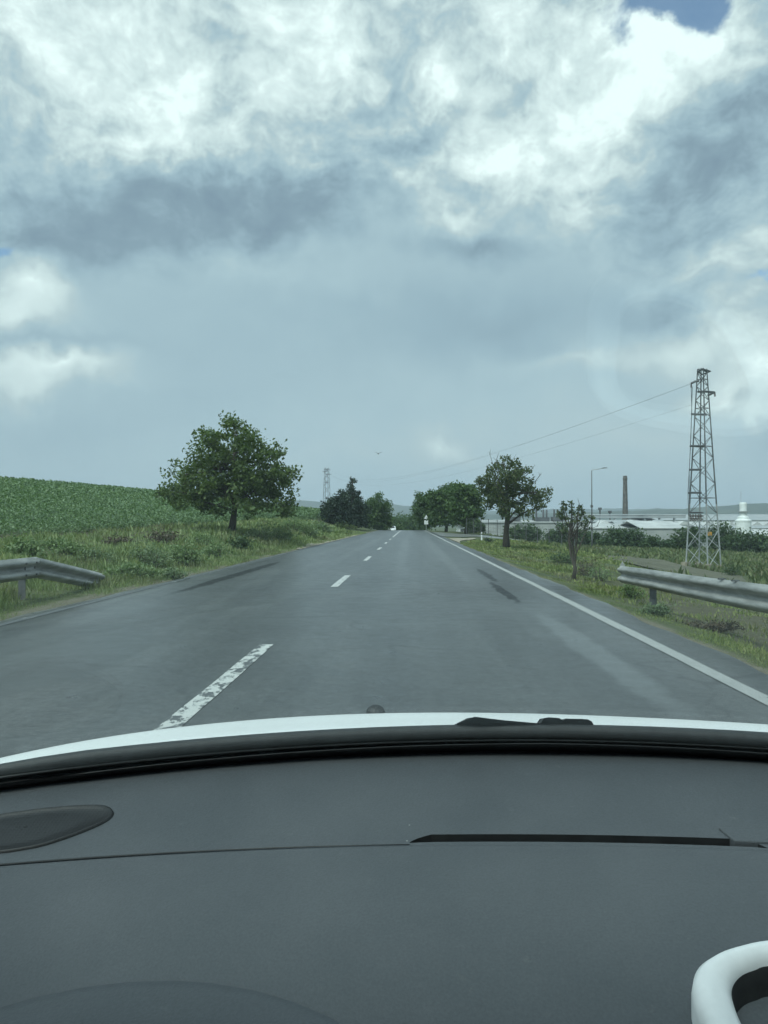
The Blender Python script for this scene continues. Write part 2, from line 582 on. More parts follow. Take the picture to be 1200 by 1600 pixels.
# ------------------------------------------------------------------ setting: ground sheet
def ground_material():
    m, t, bs, ob, out = material('grassland')
    n1 = t.noise(ob, 0.35, 6, 0.65)
    n2 = t.noise(ob, 2.3, 6, 0.7)
    n3 = t.noise(ob, 14.0, 5, 0.7)
    a = t.math('MULTIPLY_ADD', n2, .5, t.math('MULTIPLY', n1, .5))
    c = t.ramp(a, [(.33, (.055, .062, .034)), (.47, (.080, .100, .046)), (.58, (.115, .128, .060)), (.70, (.175, .155, .095))])
    c = t.mix(t.smooth(n3, .45, .75), c, t.mix(.5, c, (.05, .045, .03)))
    # bare brown soil beside the crop
    sp = t.new('ShaderNodeSeparateXYZ')
    t.put(sp.inputs[0], ob)
    wob = t.math('MULTIPLY_ADD', n1, 3.0, sp.outputs[0])
    soil = t.math('MULTIPLY', t.smooth(wob, -13.8, -12.2), t.smooth(wob, -9.2, -10.4))
    soil = t.math('MULTIPLY', soil, t.math('MULTIPLY', t.smooth(sp.outputs[1], 22, 28), t.smooth(sp.outputs[1], 60, 44)))
    c = t.mix(t.math('MULTIPLY', soil, .9), c, t.mix(n2, (.055, .042, .032), (.12, .092, .070)))
    # crumbly soil and gravel along the asphalt
    ed = t.math('MULTIPLY_ADD', n2, .5, sp.outputs[0])
    strip = t.math('MULTIPLY', t.smooth(ed, 2.6, 2.75), t.smooth(ed, 3.25, 3.0))
    strip2 = t.math('MULTIPLY', t.smooth(ed, -4.9, -4.75), t.smooth(ed, -4.2, -4.5))
    c = t.mix(t.math('MULTIPLY', t.math('ADD', strip, strip2, clamp=True), .8), c, t.mix(n3, (.10, .09, .07), (.27, .24, .19)))
    dry = t.math('MULTIPLY', t.smooth(ed, 3.3, 4.3), t.smooth(sp.outputs[1], 30, 16))
    dry = t.math('MULTIPLY', dry, t.smooth(sp.outputs[0], 9.0, 6.0))
    c = t.mix(t.math('MULTIPLY', dry, .8), c, t.mix(n2, (.060, .056, .038), (.150, .135, .090)))
    # under the crop
    crop = t.smooth(wob, -12.0, -13.5)
    crop = t.math('MULTIPLY', crop, t.smooth(sp.outputs[1], 300, 220))
    c = t.mix(crop, c, t.mix(n2, (.035, .060, .026), (.075, .115, .045)))
    t.put(bs.inputs['Base Color'], c)
    bs.inputs['Roughness'].default_value = .95
    bs.inputs['Specular IOR Level'].default_value = .15
    bump(t, bs, t.math('MULTIPLY_ADD', n3, .4, n2), .8, .08)
    return m


def axis_vals(fine_lo, fine_hi, step, lo, hi, grow=1.14):
    v = list(np.arange(fine_lo, fine_hi + 1e-6, step))
    s, x = step, fine_hi
    while x < hi:
        s *= grow
        x += s
        v.append(min(x, hi))
    s, x = step, fine_lo
    pre = []
    while x > lo:
        s *= grow
        x -= s
        pre.append(max(x, lo))
    return np.array(pre[::-1] + v)


def build_ground():
    xs = axis_vals(-15, 12, .3, -7000, 7000)
    xs = np.unique(np.concatenate([xs[np.abs(xs - LEFT_E) > .12], [LEFT_E - .02, LEFT_E + .03]]))
    xs = np.unique(np.concatenate([xs[np.abs(xs - RIGHT_E) > .12], [RIGHT_E - .03, RIGHT_E + .02]]))
    ys = axis_vals(-3, 60, .45, -60, 7500, 1.07)
    X, Y = np.meshgrid(xs, ys)
    Z = height(X, Y)
    inside = (X > LEFT_E - .01) & (X < RIGHT_E + .01)
    Z = np.where(inside, Z - .06, Z)
    V = np.stack([X, Y, Z], -1).reshape(-1, 3)
    nr, nc = X.shape
    i = np.arange(nr - 1)[:, None] * nc + np.arange(nc - 1)[None, :]
    Fc = np.stack([i, i + 1, i + nc + 1, i + nc], -1).reshape(-1, 4)
    o = big_mesh('ground', V, Fc, ground_material(), None, True)
    tag(o, kind='structure')


build_ground()


# ------------------------------------------------------------------ road
def asphalt_material():
    m, t, bs, ob, out = material('old damp asphalt')
    sp = t.new('ShaderNodeSeparateXYZ')
    t.put(sp.inputs[0], ob)
    fl = t.new('ShaderNodeVectorMath', operation='MULTIPLY')
    t.put(fl.inputs[0], ob)
    fl.inputs[1].default_value = (1, 1, 0)
    o2 = fl.outputs[0]
    big = t.noise(o2, .55, 6, .6)
    lon = t.noise(t.mapping(o2, scale=(1.6, .10, 1)), 1.0, 5, .6)
    mid = t.noise(o2, 3.5, 6, .65)
    grain = t.noise(o2, 95, 3, .7)
    vor = t.new('ShaderNodeTexVoronoi', feature='F1')
    vor.inputs['Scale'].default_value = 120
    t.put(vor.inputs['Vector'], o2)
    v = t.math('MULTIPLY_ADD', lon, .55, t.math('MULTIPLY', big, .45))
    c = t.ramp(v, [(.32, (.031, .033, .033)), (.50, (.053, .056, .055)), (.68, (.094, .098, .096))])
    fine = t.noise(o2, 13, 5, .8)
    fine2 = t.smooth(t.noise(o2, 30, 3, .7), .36, .64)
    g = t.math('MULTIPLY_ADD', grain, 1.0, t.math('MULTIPLY_ADD', t.smooth(fine, .36, .64), .55, t.math('MULTIPLY_ADD', fine2, .40, t.math('MULTIPLY_ADD', mid, .80, -.37))))
    c = t.mix(1.0, c, g, 'MULTIPLY')
    c = t.mix(t.smooth(t.noise(o2, 45, 2, .5), .62, .72, 0, .35), c, (.20, .20, .19))
    ww = t.vmath('SCALE', t.vmath('SUBTRACT', t.noise(o2, 1.1, 5, .65, color=True), (.5, .5, .5)), .75)
    wv = t.vmath('MULTIPLY', t.vmath('ADD', o2, ww), (1, 1, 0))
    ws = t.vmath('SCALE', t.vmath('SUBTRACT', t.noise(o2, 2.4, 5, .65, color=True), (.5, .5, .5)), .28)
    wn = t.vmath('MULTIPLY', t.vmath('ADD', o2, ws), (1, 1, 0))

    def streak(x, y0, y1, w, lo, hi, vec):
        b = t.blob(vec, (x, (y0 + y1) / 2), (w, (y1 - y0) / 2 * 1.25, 1))
        return t.smooth(b, lo, hi)
    dark = t.math('MAXIMUM', streak(-3.80, 11.2, 23.5, .22, .04, .18, wn), t.math('MAXIMUM', streak(1.55, 10.6, 15.2, .13, .04, .16, wn), streak(1.68, 14.6, 19.5, .13, .04, .16, wn)))
    dark = t.math('MAXIMUM', dark, t.math('MULTIPLY', streak(-4.1, 5.6, 9.0, .5, .05, .3, wv), .5))
    dark = t.math('MAXIMUM', dark, t.math('MULTIPLY', streak(1.62, 38, 60, .3, .05, .3, wn), .3))
    light = t.math('MAXIMUM', streak(1.62, 3.4, 10.8, .25, .02, .35, wn), t.math('MULTIPLY', streak(-3.75, 7.5, 12.0, .75, .05, .6, wv), .45))  # right: dry path; left: pale wet-road reflection painted into the colour
    track = t.math('MAXIMUM', t.math('MAXIMUM', streak(-.25, 4, 70, .42, .02, .5, wn), streak(1.15, 4, 70, .42, .02, .5, wn)), t.math('MAXIMUM', streak(-2.2, 9, 80, .45, .02, .5, wn), streak(-3.3, 9, 80, .42, .02, .5, wn)))
    c = t.mix(t.math('MULTIPLY', track, .30), c, (.150, .156, .154))
    c = t.mix(t.math('MULTIPLY', dark, .95), c, (.014, .015, .016))
    c = t.mix(t.math('MULTIPLY', light, .32), c, (.22, .235, .238))
    # speaker grille's round windscreen reflection, painted darker into the asphalt colour
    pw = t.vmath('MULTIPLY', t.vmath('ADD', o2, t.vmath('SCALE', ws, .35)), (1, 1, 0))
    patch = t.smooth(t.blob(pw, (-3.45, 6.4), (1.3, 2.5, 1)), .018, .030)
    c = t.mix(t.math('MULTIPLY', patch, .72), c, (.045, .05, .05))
    # hairline cracks
    cv = t.new('ShaderNodeTexVoronoi', feature='DISTANCE_TO_EDGE')
    cv.inputs['Scale'].default_value = .42
    t.put(cv.inputs['Vector'], wv)
    crack = t.math('MULTIPLY', t.smooth(cv.outputs['Distance'], .012, .003), t.smooth(big, .42, .58))
    c = t.mix(t.math('MULTIPLY', crack, .65), c, (.015, .015, .015))
    # crumbled pale edge
    ed = t.math('MULTIPLY_ADD', mid, .30, t.math('ABSOLUTE', t.math('ADD', sp.outputs[0], .99)))
    c = t.mix(t.smooth(ed, 3.80, 3.95, 0, .6), c, t.mix(grain, (.10, .10, .09), (.30, .29, .26)))
    t.put(bs.inputs['Base Color'], c)
    ro = t.math('MULTIPLY_ADD', mid, .26, .19)
    t.put(bs.inputs['Roughness'], ro)
    t.put(bs.inputs['Specular IOR Level'], t.math('MULTIPLY_ADD', dark, -.42, .5))
    bump(t, bs, t.math('MULTIPLY_ADD', vor.outputs['Distance'], -.6, grain), .35, .004)
    return m


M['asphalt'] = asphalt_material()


def strip(name, mat, xs_fn, ys, dz, kind='structure', skirt=True):
    """sheet draped on the road profile; xs_fn(y) -> list of x values"""
    P = []
    for y in ys:
        z = float(road_z(y)) + dz
        xs = xs_fn(y)
        row = [(x, y, z) for x in xs]
        if skirt:
            row = [(xs[0] - .05, y, z - .10)] + row + [(xs[-1] + .05, y, z - .10)]
        P.append(row)
    b = MB()
    b.grid(P)
    o = b.build(name, mat, None, True)
    return tag(o, kind=kind)


def wob(y, a, s):
    return a * (math.sin(y * 1.7 + s) * .5 + math.sin(y * 4.3 + 2 * s) * .3 + math.sin(y * .41 + s) * .6)


ys_road = np.concatenate([np.arange(-4, 40, .25), np.arange(40, 130, 1.0), np.arange(130, 420, 5.0)])
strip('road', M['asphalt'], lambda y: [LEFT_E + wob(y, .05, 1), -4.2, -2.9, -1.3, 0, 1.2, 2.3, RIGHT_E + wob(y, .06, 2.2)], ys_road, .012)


def paint_material(wear, stretch=(1, 1, 1), lo=(.40, .41, .39), hi=(.62, .62, .59)):
    m, t, bs, ob, out = material('worn road paint')
    v = t.mapping(ob, scale=stretch)
    n = t.noise(v, 6.0, 7, .72, dist=.3)
    n2 = t.noise(ob, 60, 3, .7)
    c = t.mix(t.math('MULTIPLY_ADD', n, .8, t.math('MULTIPLY', n2, .25)), lo, hi)
    k = t.smooth(t.math('MULTIPLY_ADD', n2, .12, n), wear, wear + .05)
    c = t.mix(k, (.085, .092, .094), c)
    t.put(bs.inputs['Base Color'], c)
    bs.inputs['Roughness'].default_value = .6
    return m


CX, RX = -1.337, 2.29


def paint(name, spans, x, w, mat, dz=.016, slant=0.0):
    b = MB()
    for (y0, y1) in spans:
        n = max(2, int((y1 - y0) / .5))
        P = []
        for i in range(n + 1):
            y = y0 + (y1 - y0) * i / n
            z = float(road_z(y)) + dz
            P.append([(x - w / 2 + wob(y, .006, x), y, z), (x + w / 2 + wob(y + 3, .006, x), y, z)])
        b.grid(P)
    return tag(b.build(name, mat), kind='structure')


paint('centre_line', [(4.27 - .15, 7.15)], CX, .13, paint_material(.52, (1.6, 1.0, 1)))
dash_spans = [(13.6 + 9.45 * k, 16.6 + 9.45 * k) for k in range(5)] + [(61.5, 230)]
paint('centre_line', dash_spans, CX, .13, paint_material(.43, (1.6, 1, 1), (.34, .35, .34), (.58, .58, .56)))
paint('edge_line', [(-3, 160)], RX, .125, paint_material(.37, (1.6, .8, 1), (.20, .205, .20), (.46, .46, .44)))
paint('edge_line', [(-3, 62)], -4.55, .11, paint_material(.66, (1, .4, 1)))

# side road on the right with its gravel corner
b = MB()
P = []
for i in range(9):
    x = 2.6 + i * 1.6
    y0 = 63 + 7 * (i / 8) ** .5 + (3 if i > 3 else 0)
    y1 = 96 - 3.0 * min(i, 2)
    P.append([(x, y, hz(max(x, 2.76), y) + .05) for y in np.linspace(y0, y1, 9)])
b.grid(P)
tag(b.build('side_road', M['asphalt'], None, True), kind='structure')
b = MB()
P = []
for i in range(9):
    u = i / 8
    x = 2.82 + 2.4 * u
    y0 = 43 + 17.5 * u ** .6
    y1 = 55.5 + 8 * u ** .8
    P.append([(x, y, hz(x, y) + .035) for y in np.linspace(y0, y1, 8)])
b.grid(P)
tag(b.build('gravel_apron', M['gravel'], None, True), kind='structure')
# crumbled lay-by edge on the left
b = MB()
P = []
for i in range(13):
    y = 33 + i * 3.4
    w = 1.0 * math.sin(math.pi * min(1, (i + .4) / 12.8)) + .12
    P.append([(LEFT_E + .03 - w * k, y, hz(LEFT_E - w * k, y) + .03) for k in (0, .35, .7, 1.0)])
b.grid(P)
tag(b.build('gravel_apron', M['gravel'], None, True), kind='structure')

# dirt track dropping to the lower plain
TRACK = []
b = MB()
P = []
for (ax, ay, bx, by) in [(905, 850, 900, 854), (925, 853, 915, 861), (955, 859, 940, 870), (990, 866, 975, 880), (1030, 874, 1020, 890),
                         (1070, 885, 1070, 902), (1110, 893, 1120, 912), (1170, 903, 1190, 925)]:
    p, q = ground(ax, ay), ground(bx, by)
    TRACK.append((p, q))
for i in range(len(TRACK) - 1):
    for f in np.linspace(0, 1, 7)[:-1]:
        p, q = TRACK[i][0].lerp(TRACK[i + 1][0], f), TRACK[i][1].lerp(TRACK[i + 1][1], f)
        P.append([(p.x + (q.x - p.x) * k, p.y + (q.y - p.y) * k, hz(p.x + (q.x - p.x) * k, p.y + (q.y - p.y) * k) + .05) for k in np.linspace(0, 1, 14)])
b.grid(P)
tag(b.build('dirt_track', M['dirt_track'], None, True), kind='structure')


# ------------------------------------------------------------------ far hills
def hill(name, y, prof, depth, base=-12):
    """ridge line given as (photo column, photo row); real ridge with slopes"""
    xs = np.linspace(prof[0][0], prof[-1][0], 160)
    py = np.interp(xs, [p[0] for p in prof], [p[1] for p in prof])
    py = py + .7 * np.sin(xs * .09) + .5 * np.sin(xs * .23 + 1) + .35 * np.sin(xs * .61)
    P = []
    for px, q in zip(xs, py):
        top = at(px, q, y)
        row = []
        for k, f in ((-1.0, 0), (-.7, .30), (-.4, .62), (-.2, .85), (0, 1), (.3, .9), (.7, .5), (1.2, 0)):
            yy = y + k * depth
            wv = 1 + .10 * math.sin(px * .05 + k * 5)
            row.append((top.x * yy / y if k < 0 else top.x, yy, base + (top.z - base) * min(1, f * (wv if 0 < f < 1 else 1))))
        P.append(row)
    b = MB()
    b.grid(P)
    tag(b.build(name, M['far_hill'], None, True), kind='structure')


hill('hills', 5200, [(-900, 800), (200, 792), (440, 782), (500, 783), (560, 787), (640, 790), (720, 795), (760, 800), (900, 806), (1000, 808)], 900)
hill('hills', 3600, [(640, 812), (740, 804), (860, 801), (960, 799), (1040, 796), (1100, 793), (1150, 789), (1200, 786), (1400, 778), (2300, 770)], 800)
hill('hills', 6400, [(680, 806), (760, 798), (860, 795), (960, 795), (1100, 795), (1300, 790)], 800)


# ------------------------------------------------------------------ vegetation
def leaf_quads(C, size, up=0.35, aspect=.62, N=None):
    n = len(C)
    d = rng.normal(size=(n, 3))
    d[:, 2] += -0.15
    d /= np.linalg.norm(d, axis=1)[:, None]
    nn = rng.normal(size=(n, 3))
    nn[:, 2] += up * 3
    sd_ = np.cross(d, nn)
    sd_ /= (np.linalg.norm(sd_, axis=1)[:, None] + 1e-9)
    L = size * rng.uniform(.65, 1.35, n)[:, None]
    W = L * aspect
    nrm = np.cross(sd_, d)
    V = np.empty((n, 4, 3))
    V[:, 0] = C
    V[:, 1] = C + d * L * .5 + sd_ * W * .5 + nrm * L * .10
    V[:, 2] = C + d * L
    V[:, 3] = C + d * L * .5 - sd_ * W * .5 + nrm * L * .10
    return V.reshape(-1, 3), np.arange(n * 4).reshape(n, 4)


def tree(name, label, group, base, blobs, leaf, nclump, per, lsize, mat, bark='bark', trunk=None, trunk_r=.12,
         dead=(), cat='tree', clump_r=None, depth=1.0, fork=.35, shell=.45):
    """blobs: (photo column, row, radius) of foliage masses, all at the tree's own distance"""
    Y = base.y
    k = Y / F
    root = thing(name, label, cat, base, group)
    cen = []
    for (px, py, r) in blobs:
        p = at(px, py, Y)
        cen.append((p, r * k))
    mid_x = sum(c.x for c, r in cen) / len(cen)
    half = max(abs(c.x - mid_x) + r for c, r in cen)
    tips = []
    wts = np.array([r ** 2 for c, r in cen])
    wts = wts / wts.sum()
    for i, (c, r) in enumerate(cen):
        # blobs near the middle may stand nearer or farther than the trunk
        room = math.sqrt(max(0, half ** 2 - (c.x - mid_x) ** 2)) * depth
        nd = max(4, int(round(nclump * wts[i])))
        for j in range(nd):
            off = rng.normal(size=3)
            off /= np.linalg.norm(off)
            rr = r * (shell + (1 - shell) * rng.random()) * .95
            dy = rng.uniform(-1, 1) * max(0, room - r * .5)
            tips.append(Vector((c.x + off[0] * rr, Y + dy + off[1] * rr, c.z + off[2] * rr)))
    tips = [p for p in tips if p.z > base.z + .05]
    # wood
    w = MB()
    if trunk is None:
        top = at(sum(b_[0] for b_ in blobs) / len(blobs), sum(b_[1] for b_ in blobs) / len(blobs), Y)
        tr = [base - Vector((0, 0, .1)), base.lerp(top, fork) + Vector((.04, 0, 0)), base.lerp(top, .7), top]
    else:
        tr = [at(a, c_, Y) for a, c_ in trunk]
        tr[0] = Vector(base) - Vector((0, 0, .1))
    n_t = len(tr)
    w.tube(tr, [trunk_r * (1.35 if i == 0 else 1 - .6 * i / (n_t - 1)) for i in range(n_t)], 9)
    forkp = tr[1] if n_t < 4 else tr[1]
    limbs = []
    for (c, r) in cen:
        a = forkp.lerp(tr[-1], random.random() * .8)
        m1 = a.lerp(c, .5) + Vector((random.uniform(-.1, .1), random.uniform(-.25, .25), random.uniform(0, .12))) * (half * .5)
        e = c + Vector((0, random.uniform(-1, 1) * r, 0))
        rad = trunk_r * random.uniform(.28, .45)
        w.tube([a, m1, e], [rad, rad * .7, rad * .25], 5, False)
        limbs += [m1, e, a.lerp(m1, .6), m1.lerp(e, .5)]
    LM = np.array([tuple(p) for p in limbs])
    for p in tips:
        j = int(np.argmin(((LM - np.array(p)) ** 2).sum(1)))
        q = limbs[j]
        rad = max(trunk_r * .06, .0035)
        w.tube([q, q.lerp(p, .55) + Vector((0, 0, .03)), p], [rad * 1.6, rad, rad * .5], 3, False)
    for pl in dead:
        pts = [at(a, c_, Y + dd) for a, c_, dd in pl]
        w.tube(pts, [max(.012, trunk_r * .14) * (1 - .6 * i / (len(pts) - 1)) for i in range(len(pts))], 4)
        for _ in range(4):
            i = random.randint(0, len(pts) - 2)
            q = pts[i].lerp(pts[i + 1], random.random())
            w.tube([q, q + Vector((random.uniform(-.3, .3), random.uniform(-.2, .2), random.uniform(.1, .4))) * (Y / 40)], [max(.008, trunk_r * .07), .004], 3, False)
    w.build('trunk', M[bark], root, True)
    cr = clump_r or .75 * sum(r for c, r in cen) / len(cen) * .45
    T = np.array([tuple(p) for p in tips])
    n = len(T) * per
    Cc = np.repeat(T, per, 0) + np.clip(rng.normal(size=(n, 3)), -1.5, 1.5) * cr * np.repeat(rng.uniform(.5, 1.25, len(T)), per)[:, None] * np.array([1, 1, .75])
    Cc = Cc[Cc[:, 2] > base.z + .02]
    V, Q = leaf_quads(Cc, lsize)
    big_mesh('crown', V, Q, M[mat], root)
    return root


# the big walnut on the left bank
tree('walnut_tree', 'large round walnut tree with dense green crown on the left bank beside the crop field', None, ground(361, 834),
     [(360 + (a_ - 360) * .94, 772 + (b_ - 772) * .90, r_ * .95) for a_, b_, r_ in [(368, 663, 20), (335, 690, 28), (385, 688, 33), (420, 708, 26), (310, 715, 26), (355, 725, 40), (400, 740, 40), (442, 725, 17),
      (288, 738, 24), (442, 755, 23), (320, 760, 38), (275, 762, 22), (266, 780, 12), (300, 780, 24), (360, 765, 38), (410, 778, 33),
      (446, 785, 18), (326, 798, 13), (404, 796, 13), (456, 800, 11), (432, 697, 12), (460, 735, 7), (323, 672, 9), (255, 768, 8), (380, 655, 9)]],
     None, 330, 54, .155, 'leaf_walnut', trunk=[(361, 834), (366, 800), (370, 775), (366, 720), (368, 680)], trunk_r=.15, clump_r=.21, fork=.3, depth=.75, shell=.3)
# the tree on the right verge with dead twigs
tree('roadside_tree', 'single small tree with bare dead twigs above its crown on the right grass verge', None, ground(791, 857),
     [(796, 735, 18), (775, 752, 22), (812, 750, 20), (759, 765, 15), (830, 772, 17), (790, 775, 26), (843, 775, 11), (818, 792, 17),
      (766, 785, 17), (852, 769, 6), (786, 722, 8), (845, 790, 6), (752, 752, 7), (806, 730, 10), (822, 735, 8), (790, 795, 16), (770, 735, 10)],
     None, 185, 32, .15, 'leaf_dull', trunk=[(791, 857), (791, 830), (794, 802), (792, 770), (794, 740)], trunk_r=.17, clump_r=.165,
     dead=[[(780, 745, 0), (770, 725, 0), (764, 705, 0)], [(780, 740, .3), (776, 718, .3), (779, 708, .3)], [(815, 750, 0), (828, 737, 0), (836, 726, 0)],
           [(825, 765, -.3), (838, 750, -.3), (846, 740, -.3)], [(795, 735, .2), (801, 718, .2)], [(840, 770, 0), (858, 765, 0)]])
# the pruned little tree by the guardrail
tree('pruned_tree', 'small crooked pruned tree with sparse upright leafy shoots near the right guardrail', None, ground(895, 905),
     [(880, 788, 3), (880, 797, 4), (878, 806, 5), (892, 788, 3), (893, 799, 4), (905, 792, 3), (904, 803, 4), (911, 800, 3), (874, 803, 3), (884, 812, 4), (893, 812, 4), (902, 812, 4),
      (915, 812, 4), (925, 808, 3), (884, 828, 4), (914, 822, 4)],
     None, 44, 8, .075, 'leaf_dull', 'bark', trunk=[(895, 905), (899, 888), (893, 870), (889, 845), (892, 815)], trunk_r=.050, clump_r=.045, depth=.25,
     dead=[[(890, 848, 0), (905, 832, 0), (926, 814, 0)], [(890, 846, .1), (880, 825, .1), (877, 795, .1)], [(890, 846, 0), (895, 820, 0), (892, 786, 0)],
           [(890, 842, -.1), (902, 820, -.1), (906, 790, -.1)], [(890, 846, .1), (876, 832, .1), (868, 818, .1)], [(891, 840, 0), (915, 828, 0), (935, 822, 0)]])
# row of trees on the right, farther on
RG = 'trees in the dark row on the right beyond the side road'
for (lab, px, py, bl, Y) in [
    ('nearest tree of the dark row beyond the side road, beside the white house', 728, 829, [(726, 772, 15), (738, 772, 11), (716, 788, 17), (737, 790, 14), (728, 802, 17), (745, 780, 6), (716, 766, 10), (742, 803, 9), (718, 805, 12), (733, 815, 9)], 96),
    ('tallest middle tree of the dark row beyond the side road', 697, 829, [(697, 770, 17), (688, 785, 20), (706, 763, 9), (712, 780, 15), (695, 800, 22), (678, 775, 11), (712, 802, 14), (684, 810, 14), (706, 812, 10)], 112),
    ('farthest tree of the dark row, leaning over the road end behind the road sign', 664, 829, [(660, 782, 9), (668, 795, 16), (655, 775, 6), (675, 782, 12), (651, 798, 7), (660, 806, 14), (674, 805, 14), (668, 817, 12), (652, 788, 6)], 138)]:
    p = at(px, py, Y)
    tree('row_tree', lab, RG, Vector((p.x, Y, hz(p.x, Y))), bl, None, 300, 28, .38, 'leaf_far', trunk_r=.2, clump_r=.42)
# left group by the road
p = at(546, 829, 108)
tree('conifer_tree', 'dark pointed conifer standing at the left road edge far ahead', None, Vector((p.x, 108, hz(p.x, 108))),
     [(551, 750, 2.5), (550, 757, 4), (549, 765, 7), (548, 775, 11), (541, 783, 9), (557, 777, 6), (556, 788, 13), (543, 798, 15), (556, 806, 15), (545, 816, 14), (562, 770, 4), (541, 771, 5), (534, 780, 9), (559, 783, 9), (526, 792, 11), (565, 792, 10), (565, 800, 12), (568, 815, 12), (560, 820, 10)],
     None, 460, 28, .24, 'leaf_conifer', trunk_r=.16, clump_r=.20, trunk=[(546, 829), (548, 800), (550, 775), (551, 748)], shell=.2)
p = at(523, 829, 100)
tree('thicket_tree', 'dark broad bushy tree left of the pointed conifer, in front of the distant pylon', None, Vector((p.x, 100, hz(p.x, 100))),
     [(533, 776, 9), (522, 787, 12), (511, 793, 8), (537, 790, 13), (517, 804, 13), (534, 805, 15), (511, 805, 8), (527, 818, 14), (543, 816, 12), (515, 816, 9)],
     None, 260, 26, .30, 'leaf_conifer', trunk_r=.12, clump_r=.3)
p = at(590, 829, 150)
tree('leafy_tree', 'mid green leafy tree just right of the pointed conifer by the road', None, Vector((p.x, 150, hz(p.x, 150))),
     [(592, 776, 6), (581, 785, 10), (601, 790, 9), (590, 795, 14), (584, 808, 15), (602, 808, 9), (575, 797, 11), (606, 797, 5), (592, 820, 14), (575, 812, 14), (604, 818, 9)],
     None, 280, 26, .42, 'leaf_far', trunk_r=.2, clump_r=.5)
# the wood closing the road end
for i, (px, w_, Y, top) in enumerate([(612, 14, 250, 806), (621, 12, 270, 803), (632, 13, 290, 806), (641, 12, 265, 804), (651, 13, 280, 803), (628, 13, 320, 800), (645, 13, 330, 801), (606, 13, 300, 802)]):
    p = at(px, 834, Y)
    zb = hz(p.x, Y)
    tree('far_tree', 'one of the low green trees closing the far end of the road', 'low trees closing the road end', Vector((p.x, Y, zb)),
         [(px, top + 8, 8), (px - w_ * .45, top + 13, 8), (px + w_ * .45, top + 13, 8), (px, top + 18, 10), (px - 4, top + 24, 9), (px + 4, top + 24, 9)],
         None, 60, 16, .75, 'leaf_far', trunk_r=.2, clump_r=.8)


def shrub(name, label, px, py, w_, h_, mat, n, lsize, group=None, cat='shrub', Y=None, depth=.8):
    if Y is None:
        base = ground(px, py)
    else:
        p = at(px, py, Y)
        base = Vector((p.x, Y, hz(p.x, Y)))
    k = base.y / F
    W, H = w_ * k / 2, h_ * k
    if Y is not None:
        H = max(.5, at(px, py - h_, Y).z - base.z)
    root = thing(name, label, cat, base, group)
    nb = max(6, int(w_ / 4) + 5)
    stems = []
    wood = MB()
    for i in range(nb):
        x = random.uniform(-1, 1)
        y = random.uniform(-1, 1)
        hh = H * (1 - .55 * x * x) * random.uniform(.55, 1.0)
        tip = base + Vector((x * W * .85, y * W * depth * .7, hh * .86))
        stems.append((tip, random.uniform(.22, .36) * min(W, H)))
        wood.tube([base + Vector((x * W * .15, y * W * .15, -.03)), base.lerp(tip, .5) + Vector((x * W * .12, 0, 0)), tip],
                  [max(.012, .02 * H), max(.008, .014 * H), .005], 4, False)
    wood.build('stem', M['bark_grey'], root)
    pts = []
    per = max(10, n // (nb * 2))
    for tip, r in stems:
        pts.append(np.array(tip) + rng.normal(size=(per, 3)) * r * np.array([1, 1, .7]) * .8)
        mid = base.lerp(tip, .5)
        pts.append(np.array(mid) + rng.normal(size=(per, 3)) * r * np.array([1.15, 1.15, .8]))
    Cc = np.concatenate(pts)
    Cc[:, 2] = np.maximum(Cc[:, 2], base.z + .02 * H + rng.uniform(0, .12, len(Cc)) * H)
    V, Q = leaf_quads(Cc, lsize)
    big_mesh('foliage', V, Q, M[mat], root)
    return root


# dark bushes across the lower plain
BG = 'dark bushes across the lower plain'
for (px, py, w_, h_, lab) in [
    (928, 842, 34, 16, 'dark bush right behind the street lamp pole'), (962, 846, 44, 22, 'wide dark bush left below the brick chimney'),
    (990, 847, 38, 22, 'dark bush right below the brick chimney'), (1020, 850, 44, 10, 'low dark bush in front of the white domed hall'),
    (1048, 852, 28, 7, 'lowest dark bush left of the lattice pylon'), (1074, 855, 42, 36, 'dark bush behind the left leg of the lattice pylon'),
    (1126, 862, 52, 48, 'tall dark bush right behind the lattice pylon'), (1160, 864, 52, 38, 'wide dark bush in front of the white tower'),
    (1195, 866, 46, 40, 'dark bush at the right edge of the photo below the white halls'),
    (1225, 868, 50, 42, 'dark bush beyond the right edge of the photo'),
    (872, 842, 34, 26, 'dark bush behind the fence just left of the pruned tree'), (905, 843, 24, 18, 'dark bush between the pruned tree and the lamp pole'),
    (820, 840, 50, 24, 'broad dark bush behind the mesh fence right of the roadside tree'), (742, 834, 26, 20, 'brown green bush behind the fence beside the white house')]:
    shrub('dark_bush', lab, px, py, w_, h_, 'leaf_bush', 2200, .42, BG, 'bush', Y=118 + (px % 7) * 3)
